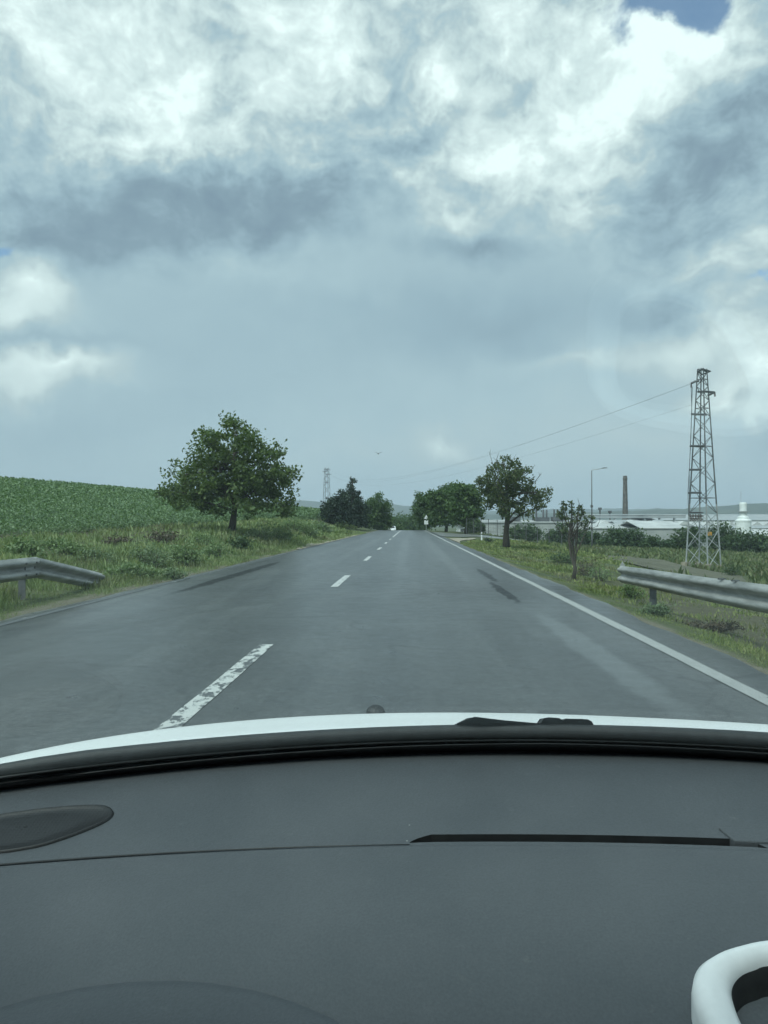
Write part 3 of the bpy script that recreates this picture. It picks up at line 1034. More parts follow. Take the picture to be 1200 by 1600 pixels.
# weeds and low growth of the near verges
for (px, py, w_, h_, m_, n, ls, lab) in [
    (150, 880, 60, 22, 'leaf_mound', 1300, .045, 'pale soft weed mound behind the sloping end of the left guardrail'),
    (235, 884, 76, 34, 'leaf_mound', 1700, .05, 'widest pale soft weed mound on the left verge'),
    (270, 905, 50, 18, 'leaf_mound', 1000, .04, 'low pale weed mound close to the asphalt on the left'),
    (318, 858, 60, 26, 'leaf_weed', 1300, .06, 'green weed mound left of the walnut trunk'),
    (405, 846, 44, 30, 'leaf_mound', 1100, .08, 'pale weed mound just right of the walnut trunk'),
    (455, 832, 40, 26, 'leaf_weed', 900, .11, 'tall green weeds under the right side of the walnut crown'),
    (500, 832, 36, 18, 'leaf_mound', 800, .14, 'pale weeds at the far end of the left bank'),
    (20, 905, 50, 30, 'leaf_mound', 1200, .04, 'pale soft weeds around the post of the left guardrail'),
    (85, 858, 60, 18, 'leaf_weed', 900, .06, 'green weeds at the crop edge near the left photo border'),
    (1024, 962, 50, 20, 'leaf_mound', 900, .03, 'pale weeds around the foot of the right guardrail post'),
    (1110, 985, 120, 16, 'leaf_dry', 1100, .03, 'dry brown weeds under the right guardrail'),
    (985, 935, 40, 28, 'leaf_weed', 800, .035, 'green weeds under the pointed end of the right guardrail'),
    (40, 872, 66, 34, 'leaf_weed', 900, .075, 'leafy green weed clump behind the left guardrail'),
    (205, 905, 90, 26, 'leaf_weed', 1500, .055, 'soft pale green weed mound at the tip of the left guardrail'),
    (285, 882, 70, 34, 'leaf_weed', 1300, .07, 'tall green weed clump between left guardrail and walnut tree'),
    (340, 872, 50, 26, 'leaf_weed', 900, .07, 'green weed clump in front of the walnut trunk'),
    (372, 858, 34, 26, 'leaf_bush', 700, .09, 'dark weed clump at the foot of the walnut trunk'),
    (432, 846, 50, 30, 'leaf_weed', 900, .11, 'green weed clump on the bank right of the walnut tree'),
    (475, 838, 50, 26, 'leaf_weed', 900, .13, 'tall pale weeds on the bank top right of the walnut tree'),
    (255, 852, 60, 26, 'leaf_dry', 700, .08, 'dry brown weed patch beside the crop field'),
    (190, 856, 60, 20, 'leaf_dry', 600, .08, 'dry brown weeds at the crop edge above the left guardrail'),
    (110, 868, 60, 22, 'leaf_weed', 800, .07, 'low green weeds between crop and left guardrail kink'),
    (938, 908, 40, 28, 'leaf_weed', 500, .05, 'bright green weed clump just left of the right guardrail end'),
    (918, 900, 34, 28, 'leaf_dry', 500, .05, 'reddish brown weed clump beside the pruned tree foot'),
    (880, 880, 50, 18, 'leaf_bush', 600, .07, 'dark green weeds behind the pruned tree'),
    (762, 848, 14, 8, 'leaf_conifer', 200, .10, 'small dark clump beside the white marker post'),
    (1140, 900, 30, 22, 'leaf_bush', 500, .09, 'dark weed clump at the right foot of the lattice pylon'),
    (535, 829, 46, 12, 'leaf_dull', 600, .22, 'grey green scrub under the left conifer')]:
    shrub('weed_clump', lab, px, py, w_, h_, m_, n, ls, None, 'weeds', depth=.6)


def bare(x, y):
    r = np.zeros(len(x), bool)
    r |= (x > 2.6) & (x < 15.6) & (y > 62) & (y < 97)
    r |= (x > 2.6) & (x < 6.4) & (y > 43 + 5 * (x - 2.6)) & (y < 67)
    for p, q in zip(TRACK[:-1], TRACK[1:]):
        poly = [(p[0].x, p[0].y), (p[1].x, p[1].y), (q[1].x, q[1].y), (q[0].x, q[0].y)]
        ins = np.zeros(len(x), bool)
        for i in range(4):
            (x0, y0), (x1, y1) = poly[i], poly[(i + 1) % 4]
            c = ((y0 > y) != (y1 > y)) & (x < (x1 - x0) * (y - y0) / (y1 - y0 + 1e-9) + x0)
            ins ^= c
        r |= ins & (np.random.default_rng(5).random(len(x)) < .6)
    return r


# grass: blades over both verges, larger and sparser with distance
def grass(name, n, xr, yr, hgt, mat, xpow=1.6, wid=.055, seed=1):
    g = np.random.default_rng(seed)
    y = yr[0] * (yr[1] / yr[0]) ** g.random(n)
    u = g.random(n) ** xpow
    x = xr[0] + (xr[1] - xr[0]) * u * np.clip(.35 + y / 40, .35, 1.0)
    pat = np.sin(x * 2.1 + np.sin(y * 1.1) * 1.5) * np.sin(y * .9 + 1.0) + .6 * np.sin(x * 5.3 + 2) * np.sin(y * 3.7)
    keep = g.random(n) < np.clip(.62 + .5 * pat, .12, 1)
    keep &= ~bare(x, y)
    if xr[0] < 0:
        keep &= g.random(n) < np.where((x < -8.6) & (y > 25) & (y < 50), .28, 1.0)
    if xr[0] > 0 and xr[0] < 5:
        keep &= g.random(n) < np.where((x > 3.5) & (y < 22), .38, 1.0)
    x, y, pat = x[keep], y[keep], pat[keep]
    n = len(x)
    z = height(x, y)
    sc = np.clip(y / 16, .55, 5.0)
    edge = np.minimum(np.abs(x - xr[0]) / .9, 1)
    h = hgt * (.35 + .65 * edge) * g.uniform(.45, 1.3, n) * np.clip(.9 + .45 * pat, .35, 1.6) * np.clip(sc ** .35, .8, 1.5)
    a = g.uniform(0, 2 * np.pi, n)
    lean = g.uniform(.15, .75, n)
    w = wid * h / hgt * np.clip(sc, .25, 4) * .35
    B = np.stack([x, y, z - .02], 1)
    dx = np.stack([np.cos(a), np.sin(a), np.zeros(n)], 1)
    b2 = a + g.uniform(.8, 2.4, n)
    ln = np.stack([np.cos(b2) * lean * h, np.sin(b2) * lean * h, h], 1)
    V = np.empty((n, 4, 3))
    V[:, 0] = B - dx * w[:, None]
    V[:, 1] = B + dx * w[:, None]
    V[:, 2] = B + ln * .6 + dx * w[:, None] * .7 + np.array([0, 0, 1]) * (h * .08)[:, None]
    V[:, 3] = B + ln
    o = big_mesh(name, V.reshape(-1, 3), np.arange(n * 4).reshape(n, 4), M[mat])
    tag(o, {'grass': None}.get(name), None, None, 'stuff')
    return o


o = grass('grass', 130000, (RIGHT_E + .05, 11), (3.6, 75), .075, 'grass', 1.7, .036, 3)
tag(o, 'short patchy grass on the right verge', 'grass')
o = grass('grass', 130000, (LEFT_E - .08, -13.0), (6.5, 85), .17, 'grass_lush', 1.25, .034, 4)
tag(o, 'taller grass on the left verge and bank', 'grass')
o = grass('grass', 70000, (9, 75), (24, 140), .20, 'grass_plain', 1.0, .05, 5)
tag(o, 'rough grass over the lower plain on the right', 'grass')


def crop_field():
    g = np.random.default_rng(21)
    n = 34000
    y = 17 * (210 / 17) ** g.random(n)
    rows = np.floor(g.random(n) ** 1.35 * 78)
    x = -13.1 - rows * .72 - .35 * np.sin(y * .11) + g.normal(size=n) * .10
    z = height(x, y)
    dist = np.hypot(x, y)
    sc = np.clip(dist / 42, .75, 3.2)
    per = 8
    X = np.repeat(np.stack([x, y, z], 1), per, 0)
    s8 = np.repeat(sc, per)
    m = n * per
    C = X + np.stack([g.normal(size=m) * .15 * s8, g.normal(size=m) * .17 * s8, g.uniform(.12, .56, m) * np.clip(s8, .8, 1.3)], 1)
    V, Q = leaf_quads(C, 1.0, up=.8, aspect=.8)
    V = V.reshape(m, 4, 3)
    V = C[:, None, :] + (V - C[:, None, :]) * (.105 * s8)[:, None, None]
    o = big_mesh('crop', V.reshape(-1, 3), Q, M['leaf_crop'])
    tag(o, 'broad leaved green crop in rows covering the hillside field on the left', 'crop', None, 'stuff')


crop_field()


# ------------------------------------------------------------------ guardrails
W_PROF = [(.000, .155), (.012, .150), (.034, .128), (.072, .108), (.078, .085), (.072, .062), (.034, .036), (.006, .018), (.000, 0.0),
          (.006, -.018), (.034, -.036), (.072, -.062), (.078, -.085), (.072, -.108), (.034, -.128), (.012, -.150), (.000, -.155)]


def w_beam(path, face):
    """corrugated beam swept along path (centre line); face = +1 ribs point to +x, -1 to -x"""
    b = MB()
    path = [Vector(p) for p in path]
    rows = []
    for p in path:
        rows.append([(p.x + face * dd, p.y, p.z + zz) for dd, zz in W_PROF] +
                    [(p.x + face * (dd - .006), p.y, p.z + zz * .985) for dd, zz in reversed(W_PROF)])
    n = len(rows[0])
    vs = [q for r in rows for q in r]
    fs = [(i * n + k, i * n + (k + 1) % n, (i + 1) * n + (k + 1) % n, (i + 1) * n + k) for i in range(len(rows) - 1) for k in range(n)]
    fs += [tuple(range(n)), tuple((len(rows) - 1) * n + k for k in range(n - 1, -1, -1))]
    b.add(vs, fs)
    return b


def densify(pts, step=.3):
    out = []
    for a, b_ in zip(pts[:-1], pts[1:]):
        a, b_ = Vector(a), Vector(b_)
        n = max(1, int((b_ - a).length / step))
        out += [a.lerp(b_, i / n) for i in range(n)]
    return out + [Vector(pts[-1])]


def guard_left():
    X = -5.55
    k = at(45, 886, 10.7)
    root = thing('guardrail', 'grey corrugated steel guardrail kinked down into the grass on the left verge', 'guardrail', (X, 7, hz(X, 7)))
    zc = .485
    main = densify([(X, -1.0, zc - .01), (X, 9.0, zc), (X, 11.25, zc + .005)])
    w_beam(main, 1).build('rail', M['rail'], root, True)
    ramp = densify([(X + .004, 11.22, zc + .004), (X - .02, 12.5, .29), (X - .04, 13.75, .085)])
    w_beam(ramp, 1).build('end_ramp', M['rail'], root, True)
    for y in (10.95, 6.95, 2.95):
        b = MB()
        g = hz(X - .1, y)
        b.box((X - .06, y, (zc + .12 + g - .3) / 2), (.05, .11, zc + .12 - g + .3))
        b.box((X - .03, y - .05, (zc + .12 + g - .3) / 2), (.10, .006, zc + .12 - g + .3))
        b.build('post', M['post'], root)
    for y in (10.80, 11.10):
        for z in (.085, -.085):
            b = MB()
            b.tube([(X + .078, y, zc + z), (X + .094, y, zc + z)], [.016, .012], 8)
            b.build('bolt', M['post'], root, True)
    b = MB()
    b.box((X + .003, 11.2, zc), (.012, .02, .29))
    b.build('splice_edge', M['post'], root)
    return root


def guard_right():
    X = 3.95
    root = thing('guardrail', 'grey corrugated steel guardrail sagging away with a pointed open end on the right verge', 'guardrail', (X, 8, hz(X, 8)))
    a = at(968, 897, 14.4)
    z0, z1 = a.z, at(1200, 935, 8.5).z
    pts = []
    for y in np.arange(2.0, 14.41, .3):
        u = (14.4 - y) / 5.9
        x = a.x - .06 * u + .006 * math.sin(y)
        z = z0 + (z1 - z0) * u if u < 1.2 else z0 + (z1 - z0) * 1.2
        z += .004 * math.sin(y * 1.1)
        pts.append((x, y, z))
    w_beam(pts, -1).build('rail', M['rail'], root, True)
    for y in (12.6, 7.0):
        u = (14.4 - y) / 5.9
        x = a.x - .06 * u + .07
        zt = z0 + (z1 - z0) * min(u, 1.2) + .12
        g = hz(x, y) - .25
        b = MB()
        b.box((x, y, (zt + g) / 2), (.05, .12, zt - g))
        b.box((x - .02, y - .06, (zt + g) / 2), (.11, .006, zt - g))
        b.build('post', M['post'], root)
    b = MB()
    e = Vector(pts[-1])
    b.add([(e.x - .03, e.y + .004, e.z + .14), (e.x + .05, e.y - .10, e.z + .15), (e.x + .02, e.y - .02, e.z + .24), (e.x - .03, e.y + .024, e.z + .14), (e.x + .05, e.y - .08, e.z + .15), (e.x + .02, e.y + .0, e.z + .24)],
          [(0, 1, 2), (5, 4, 3), (0, 3, 4, 1), (1, 4, 5, 2), (2, 5, 3, 0)])
    b.build('pointed_tip', M['rail'], root)
    for y in (9.55, 9.15):
        b = MB()
        u = (14.4 - y) / 5.9
        b.box((a.x - .06 * u - .02, y, z0 + (z1 - z0) * u + .158), (.08, .05, .018))
        b.build('splice_clip', M['post'], root)


guard_left()
guard_right()


# ------------------------------------------------------------------ lattice pylons
def pylon(name, label, base, H, wb, wt, rot, detail=True, group=None):
    root = thing(name, label, 'pylon', base, group)

    def corner(i, z):
        w = wb + (wt - wb) * z / H
        a = rot + math.pi / 4 + i * math.pi / 2
        r = w / math.sqrt(2)
        return Vector((base.x + r * math.cos(a), base.y + r * math.sin(a), base.z + z))
    th = .043 if detail else .09
    for i in range(4):
        b = MB()
        b.tube([corner(i, -.5), corner(i, H * .32)], th * 1.25, 4)
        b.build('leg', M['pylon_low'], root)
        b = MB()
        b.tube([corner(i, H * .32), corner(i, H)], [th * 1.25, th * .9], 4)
        b.build('upper_leg', M['pylon'], root)
    levels = [0.0]
    z = 0.0
    while z < H * .985:
        w = wb + (wt - wb) * z / H
        z += max(w * .82, .5)
        levels.append(min(z, H))
    lo, hi = MB(), MB()
    for j in range(len(levels) - 1):
        z0, z1 = levels[j], levels[j + 1]
        bb = lo if z1 < H * .33 else hi
        for i in range(4):
            a0, a1, b0, b1 = corner(i, z0), corner((i + 1) % 4, z0), corner(i, z1), corner((i + 1) % 4, z1)
            t_ = th * .55
            if (i + j) % 2 == 0 or j < 3:
                bb.tube([a0, b1], t_, 4)
            if (i + j) % 2 == 1 or j < 3:
                bb.tube([a1, b0], t_, 4)
            if j % 4 == 0:
                bb.tube([a0, a1], t_, 4)
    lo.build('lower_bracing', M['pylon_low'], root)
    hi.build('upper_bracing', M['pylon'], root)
    return root, corner


pb = ground(1099, 887)
PH = (887 - 580) / F * pb.y
kpx = pb.y / F
pyl, pcorner = pylon('lattice_pylon', 'tall grey steel lattice pylon standing in the grass on the right with an orange plate', pb, PH, 36.5 * kpx, 9.5 * kpx, R(38))
ax = lambda px, py, dy=0.0: at(px, py, pb.y + dy)
b = MB()
b.tube([ax(1090, 581), ax(1096, 577), ax(1104, 579), ax(1111, 580)], [.10, .10, .09, .03], 5)
b.tube([ax(1090, 580), ax(1097, 585), ax(1104, 583), ax(1111, 580)], [.07, .07, .06, .03], 5)
b.tube([ax(1091, 577, .5), ax(1103, 578, .5)], .06, 4)
b.build('top_cap', M['pylon'], pyl)
for pts in ([(1092, 595), (1086, 596), (1080, 599)], [(1090, 612), (1104, 612), (1117, 613)], [(1106, 618), (1117, 613)],
            [(1080, 647), (1104, 648)], [(1078, 697), (1101, 697)], [(1077, 734), (1096, 734)], [(1075, 770), (1096, 770)]):
    b = MB()
    b.tube([ax(a, c, -.35) for a, c in pts], .085, 5)
    b.build('cross_arm', M['pylon'], pyl)
for (a, c) in [(1080, 599), (1117, 613)]:
    b = MB()
    q = ax(a, c, -.35)
    b.lathe([(.02, 0), (.07, -.05), (.03, -.10), (.07, -.15), (.03, -.20), (.07, -.25), (.02, -.32)], q, 10)
    b.build('insulator', M['insul'], pyl)
# cable run down the left side
b = MB()
b.tube([ax(1080, 601, -.35), ax(1081, 640, -.35), ax(1079, 697, -.35), ax(1077, 734, -.35), ax(1075, 770, -.35), ax(1076, 806, -.35)], .022, 4)
b.tube([ax(1082, 604, -.2), ax(1080, 660, -.2), ax(1077, 740, -.2), ax(1077, 806, -.2)], .018, 4)
b.build('down_cable', M['wire'], pyl)
for yy in (801, 806, 811):
    b = MB()
    b.tube([ax(1078, yy, -.3), ax(1097, yy, -.3)], .06, 4)
    b.build('switch_bar', M['hall_dark'], pyl)
    b = MB()
    b.tube([ax(1080, yy, .5), ax(1099, yy, .5)], .05, 4)
    b.build('switch_bar', M['hall_dark'], pyl)
for xx in (1079, 1083, 1087, 1091, 1095):
    b = MB()
    p0 = ax(xx, 801, -.3)
    b.lathe([(.03, -.62), (.08, -.55), (.04, -.48), (.08, -.40), (.04, -.34), (.08, -.28), (.03, -.1)], p0, 8)
    b.build('insulator', M['insul'], pyl)
b = MB()
q = ax(1109, 834, -.5)
b.box(q, (.30, .02, .26))
b.build('warning_plate', M['orange'], pyl, bevel=.006)
for i in range(4):
    b = MB()
    c0 = pcorner(i, 0)
    b.box((c0.x, c0.y, hz(c0.x, c0.y) + .05), (.45, .45, .5), R(38))
    b.build('footing', M['gravel'], pyl)
# the far pylon on the left
Yp = 360
p = at(510.5, 815, Yp)
pb2 = Vector((p.x, Yp, hz(p.x, Yp)))
H2 = at(510.5, 731, Yp).z - pb2.z
pyl2, pc2 = pylon('lattice_pylon', 'distant small grey lattice pylon behind the dark trees on the left', pb2, H2, 3.9, 1.5, R(30), False)
for (a, c, a2) in [(506, 734, 516), (504, 737, 511), (509, 741, 518)]:
    b = MB()
    b.tube([at(a, c, Yp), at(a2, c, Yp)], .12, 4)
    b.build('cross_arm', M['pylon'], pyl2)
# wires between the two pylons
for i, (s, e, sag, lab) in enumerate([((1080, 599), (504, 737), 6.0, 'upper overhead wire from the near pylon top arm over the road'),
                                      ((1091, 596), (516, 735), 5.6, 'second overhead wire close above the upper one'),
                                      ((1082, 632), (518, 742), 5.4, 'lowest overhead wire below the pair of wires')]):
    a, c = ax(s[0], s[1], -.35), at(e[0], e[1], Yp)
    pts = []
    for k in range(61):
        u = k / 60
        q = a.lerp(c, u)
        q.z -= sag * 4 * u * (1 - u)
        pts.append(q)
    b = MB()
    b.tube(pts, [.006 + .008 * k / 60 for k in range(61)], 4)
    tag(b.build('overhead_wire', M['wire']), lab, 'power line', 'wires between the two pylons')

# ------------------------------------------------------------------ street lamp
lb = ground(925, 856)
kl = lb.y / F
lamp = thing('street_lamp', 'tall thin grey street lamp with a single arm on lower ground beyond the pruned tree', 'street lamp', lb)
lt = at(924.5, 735, lb.y)
b = MB()
b.tube([lb - Vector((0, 0, .3)), lb.lerp(lt, .22)], .11, 8)
b.tube([lb.lerp(lt, .22), lt], [.085, .055], 8)
b.build('pole', M['post'], lamp, True)
b = MB()
b.tube([lt - Vector((0, 0, .1)), lt + Vector((.08, 0, .05)), at(944, 731.5, lb.y)], .045, 6)
b.build('arm', M['galv'], lamp, True)
b = MB()
hd = at(945, 731, lb.y)
b.box(hd, (.75, .26, .09), 0, .8)
b.build('lamp_head', M['post'], lamp, bevel=.02)
b = MB()
b.box(at(924.6, 791, lb.y - .12), (.34, .18, .38))
b.build('junction_box', M['post'], lamp, bevel=.02)

# ------------------------------------------------------------------ mesh fence
fp = [ground(a, c) for a, c in ((712, 832), (745, 836), (790, 841), (840, 846), (900, 850))]
fp = [Vector((p.x, min(p.y, 125), 0)) for p in fp]
fp = [Vector((5.9 + .9, 92, 0)), Vector((9.2, 90, 0)), Vector((12.0, 88, 0)), Vector((15.5, 86, 0)), Vector((19.5, 85, 0))]
fence = thing('mesh_fence', 'grey wire mesh fence with thin posts behind the roadside tree', 'fence', (12, 88, hz(12, 88)))
for sgi in range(len(fp) - 1):
    a, c = fp[sgi], fp[sgi + 1]
    npost = 3
    for j in range(npost):
        q = a.lerp(c, j / npost)
        z = hz(q.x, q.y)
        b = MB()
        b.tube([(q.x, q.y, z - .2), (q.x, q.y, z + 2.0)], .045, 6)
        b.build('post', M['post'], fence)
b = MB()
for sgi in range(len(fp) - 1):
    a, c = fp[sgi], fp[sgi + 1]
    n = int((c - a).length / .22)
    for j in range(n):
        q = a.lerp(c, j / n)
        z = hz(q.x, q.y)
        b.box((q.x, q.y, z + .97), (.012, .012, 1.8))
    for zz in (.1, .55, 1.0, 1.45, 1.9):
        b.tube([(q.x, q.y, hz(q.x, q.y) + zz) for q in (a, a.lerp(c, .5), c)], .010, 4)
b.build('wire_mesh', M['post'], fence)

# ------------------------------------------------------------------ marker post, road sign, far car, bird
q = ground(752.5, 847)
mk = thing('marker_post', 'small white roadside marker post in the grass left of the roadside tree', 'marker post', q)
kq = q.y / F
b = MB()
b.box((q.x, q.y, q.z + .30), (.10, .06, .76), 0, .85)
b.build('post', M['white'], mk, bevel=.01)
b = MB()
b.box((q.x, q.y - .033, q.z + .54), (.08, .008, .07))
b.build('black_band', M['black'], mk)

Ys = 118
p = at(666, 832, Ys)
sg = thing('road_sign', 'small white road sign on a thin post at the far right road edge', 'road sign', (p.x, Ys, hz(p.x, Ys)))
zs = hz(p.x, Ys)
b = MB()
b.tube([(p.x, Ys, zs - .2), (p.x, Ys, zs + 2.35)], .04, 8)
b.build('post', M['galv'], sg)
b = MB()
b.box((p.x, Ys - .05, zs + 1.25), (.62, .02, .62))
b.build('lower_panel', M['white'], sg, bevel=.005)
b = MB()
_a = [(p.x + .40 * math.cos(R(90 + 120 * k)), zs + 2.0 + .42 * math.sin(R(90 + 120 * k))) for k in range(3)]
b.add([(x, Ys - .06, z) for x, z in _a] + [(x, Ys - .04, z) for x, z in _a], [(0, 1, 2), (5, 4, 3), (0, 3, 4, 1), (1, 4, 5, 2), (2, 5, 3, 0)])
b.build('triangle_panel', M['white'], sg)


def far_car():
    y0, x0 = 168.0, -3.9
    z0 = float(road_z(y0)) + .012
    c = thing('oncoming_car', 'tiny white car far ahead coming over the crest in the left lane', 'car', (x0, y0, z0))
    prof = [(-2.05, .30), (-2.1, .62), (-1.95, .82), (-1.0, .95), (-.35, 1.42), (.9, 1.46), (1.7, 1.10), (2.05, .95), (2.08, .35)]
    b = MB()
    rows = []
    for w in (-.88, -.80, .80, .88):
        rows.append([(x0 + w * (1 - .14 * max(0, (z - .95) / .5)), y0 + yy, z0 + (z if abs(w) < .85 else .30 + (z - .30) * .93)) for yy, z in prof])
    b.grid(rows)
    n = len(prof)
    b.f.append(tuple(range(n)))
    b.f.append(tuple(3 * n + k for k in range(n - 1, -1, -1)))
    b.build('body', M['white'], c, True, .03)
    b = MB()
    b.add([(x0 - .66, y0 - .97, z0 + 1.00), (x0 + .66, y0 - .97, z0 + 1.00), (x0 + .58, y0 - .42, z0 + 1.40), (x0 - .58, y0 - .42, z0 + 1.40)], [(0, 1, 2, 3)])
    w = b.build('windscreen', M['black'], c)
    w.modifiers.new('thick', 'SOLIDIFY').thickness = .01
    for sx in (-1, 1):
        for yy in (-1.3, 1.35):
            b = MB()
            b.tube([(x0 + sx * .92, y0 + yy, z0 + .31), (x0 + sx * .70, y0 + yy, z0 + .31)], .31, 16)
            b.build('wheel', M['tyre'], c, True)
        b = MB()
        b.box((x0 + sx * .66, y0 - 2.09, z0 + .70), (.34, .05, .14))
        b.build('headlight', M['chrome'], c, bevel=.02)


far_car()

q = at(591, 709, 90)
b = MB()
for sx in (-1, 1):
    P = []
    for k in range(6):
        u = k / 5
        zz = q.z + .16 * math.sin(u * 2.2) * 1.0
        cd = .10 * (1 - .75 * u)
        P.append([(q.x + sx * (.03 + .40 * u), q.y - cd, zz), (q.x + sx * (.03 + .40 * u), q.y, zz + .025), (q.x + sx * (.03 + .40 * u), q.y + cd, zz)])
    b.grid(P)
b.tube([(q.x, q.y - .24, q.z), (q.x, q.y - .16, q.z + .02), (q.x, q.y, q.z), (q.x, q.y + .18, q.z), (q.x, q.y + .30, q.z)], [.015, .055, .075, .05, .06], 8)
tag(b.build('bird', M['black']), 'small dark bird flying in the grey sky above the road', 'bird')


# ------------------------------------------------------------------ factory on the lower plain
def gable_hall(name, label, px0, px1, py_eave, py_ridge, Y, depth, wall, roof, group=None, windows=0, wmat='hall_dark', ridge_x=True):
    a, c = at(px0, py_eave, Y), at(px1, py_eave, Y)
    ze, zr = a.z, at(px0, py_ridge, Y).z
    x0, x1 = a.x, c.x
    xm = (x0 + x1) / 2
    zb = min(hz(xm, Y), hz(xm, Y + depth)) - .5
    root = thing(name, label, 'building', (xm, Y + depth / 2, zb), group)
    b = MB()
    b.box((xm, Y + depth / 2, (zb + ze) / 2), (x1 - x0, depth, ze - zb))
    b.build('wall', M[wall], root)
    b = MB()
    o_ = .4
    if ridge_x:   # ridge runs across the view
        pr = [(Y - o_, ze + .02), (Y + depth / 2, zr), (Y + depth + o_, ze + .02), (Y + depth + o_, ze + .27), (Y + depth / 2, zr + .25), (Y - o_, ze + .27)]
        vs = [(x0 - o_, yy, zz) for yy, zz in pr] + [(x1 + o_, yy, zz) for yy, zz in pr]
        b.add(vs, [(0, 1, 4, 5), (1, 2, 3, 4), (6, 11, 10, 7), (7, 10, 9, 8), (0, 5, 11, 6), (5, 4, 10, 11), (4, 3, 9, 10), (3, 2, 8, 9), (2, 1, 7, 8), (1, 0, 6, 7)])
    else:
        pr = [(x0 - o_, ze + .02), (xm, zr), (x1 + o_, ze + .02)]
        vs = [(xx, Y - o_, zz) for xx, zz in pr] + [(xx, Y + depth + o_, zz) for xx, zz in pr]
        b.add(vs, [(2, 1, 0), (3, 4, 5), (0, 1, 4, 3), (1, 2, 5, 4), (2, 0, 3, 5)])
    b.build('roof', M[roof], root)
    for i in range(windows):
        u = (i + .5) / windows
        w = (x1 - x0) / windows * .6
        b = MB()
        hgt = (ze - zb) * .28
        b.box((x0 + (x1 - x0) * u, Y - .04, ze - (ze - zb) * .38), (w, .08, hgt))
        b.build('window', M[wmat], root)
    return root, (x0, x1, ze, zr, zb)


h1, g1 = gable_hall('factory_hall', 'long pale factory hall with paired dark roof stacks behind the mesh fence', 752, 912, 817, 813, 300, 30, 'hall_wall', 'hall_wall')
for (pa, pb_) in [(833, 838), (849, 854), (866, 871)]:
    for px in (pa, pb_):
        b = MB()
        q = at(px, 811, 312)
        t_ = at(px, 796, 312)
        b.tube([(q.x, 312, q.z - 1), (q.x, 312, t_.z)], .38, 10)
        b.build('stack', M['hall_dark'], h1, True)
for (pa, pb_, yy) in [(836, 857, 812), (862, 880, 811), (795, 812, 811)]:
    a, c = at(pa, yy - 2, 306), at(pb_, yy - 2, 306)
    b = MB()
    b.box(((a.x + c.x) / 2, 306, a.z - .4), (c.x - a.x, 5, 1.6))
    b.build('roof_unit', M['hall_dark'], h1)
gable_hall('factory_hall', 'low grey factory hall with dark window bays below the pipe bridge', 925, 1005, 816, 813, 330, 24, 'hall_grey', 'hall_grey', None, 7)
gable_hall('factory_hall', 'white roofed factory shed behind the bushes below the chimney', 918, 985, 826, 819, 300, 22, 'hall_wall', 'hall_roof')
gable_hall('factory_hall', 'pale hall with curved bright roof left of the lattice pylon', 1002, 1072, 826, 815, 280, 34, 'hall_wall', 'hall_roof')
gable_hall('factory_hall', 'very long pale distant hall spreading across the plain at far right', 1028, 1260, 813, 803, 760, 120, 'hall_wall', 'hall_grey')
for i, (a, c, lab) in enumerate([(1058, 1084, 'small gabled white hall seen through the pylon legs'), (1098, 1118, 'small gabled white hall just right of the pylon'),
                                 (1118, 1134, 'small gabled white hall second right of the pylon'), (1134, 1150, 'small gabled white hall touching the white tower'),
                                 (1174, 1192, 'small gabled white hall with dark gate right of the white tower'), (1192, 1214, 'small gabled white hall at the right photo edge')]):
    gable_hall('gabled_hall', lab, a, c, 822, 815, 420 + 4 * i, 30, 'hall_grey' if i % 2 else 'hall_wall', 'hall_roof', 'gabled white halls right of the pylon', 1, 'hall_dark', False)
gable_hall('factory_hall', 'low white roofed shed below the gabled halls at the right photo edge', 1172, 1260, 838, 828, 300, 26, 'hall_wall', 'hall_roof')
gable_hall('factory_hall', 'wide grey hall standing behind the white tower', 1098, 1260, 826, 822, 380, 26, 'hall_grey', 'hall_grey')
gable_hall('white_house', 'small white house between the dark tree row and the roadside tree', 734, 746, 818, 806, 150, 8, 'white', 'hall_wall', None, 1, 'hall_dark', False)
gable_hall('white_house', 'low white outbuilding half hidden by the dark tree row', 716, 733, 822, 815, 142, 6, 'white', 'hall_grey', None, 1, 'hall_dark', True)

for i, (px, top, r, lab) in enumerate([(1012, 815, 3.2, 'first squat white tank left of the lattice pylon'), (1021, 813, 4.0, 'widest squat white tank left of the lattice pylon'),
                                    (1048, 814, 3.0, 'squat white tank touching the left leg of the lattice pylon'), (958, 815, 2.6, 'small white tank left below the brick chimney'),
                                    (1138, 814, 3.0, 'squat white tank beside the white tower'), (905, 813, 3.0, 'squat white tank behind the pruned tree')]):
    Yk = 345 + 6 * i
    q = at(px, 830, Yk)
    zk = hz(q.x, Yk)
    o = thing('storage_tank', lab, 'tank', (q.x, Yk, zk), 'white tanks of the factory')
    rr = r * Yk / F
    ht = at(px, top, Yk).z - zk
    b = MB()
    b.lathe([(rr, -.3), (rr, ht - rr * .35), (rr * .98, ht - rr * .34)], (q.x, Yk, zk), 20)
    b.build('shell', M['tank_white'], o)
    b = MB()
    b.lathe([(rr * 1.03, ht - rr * .34), (rr * .6, ht - rr * .12), (rr * .1, ht), (rr * .02, ht)], (q.x, Yk, zk), 20)
    b.build('dome', M['hall_roof'], o)
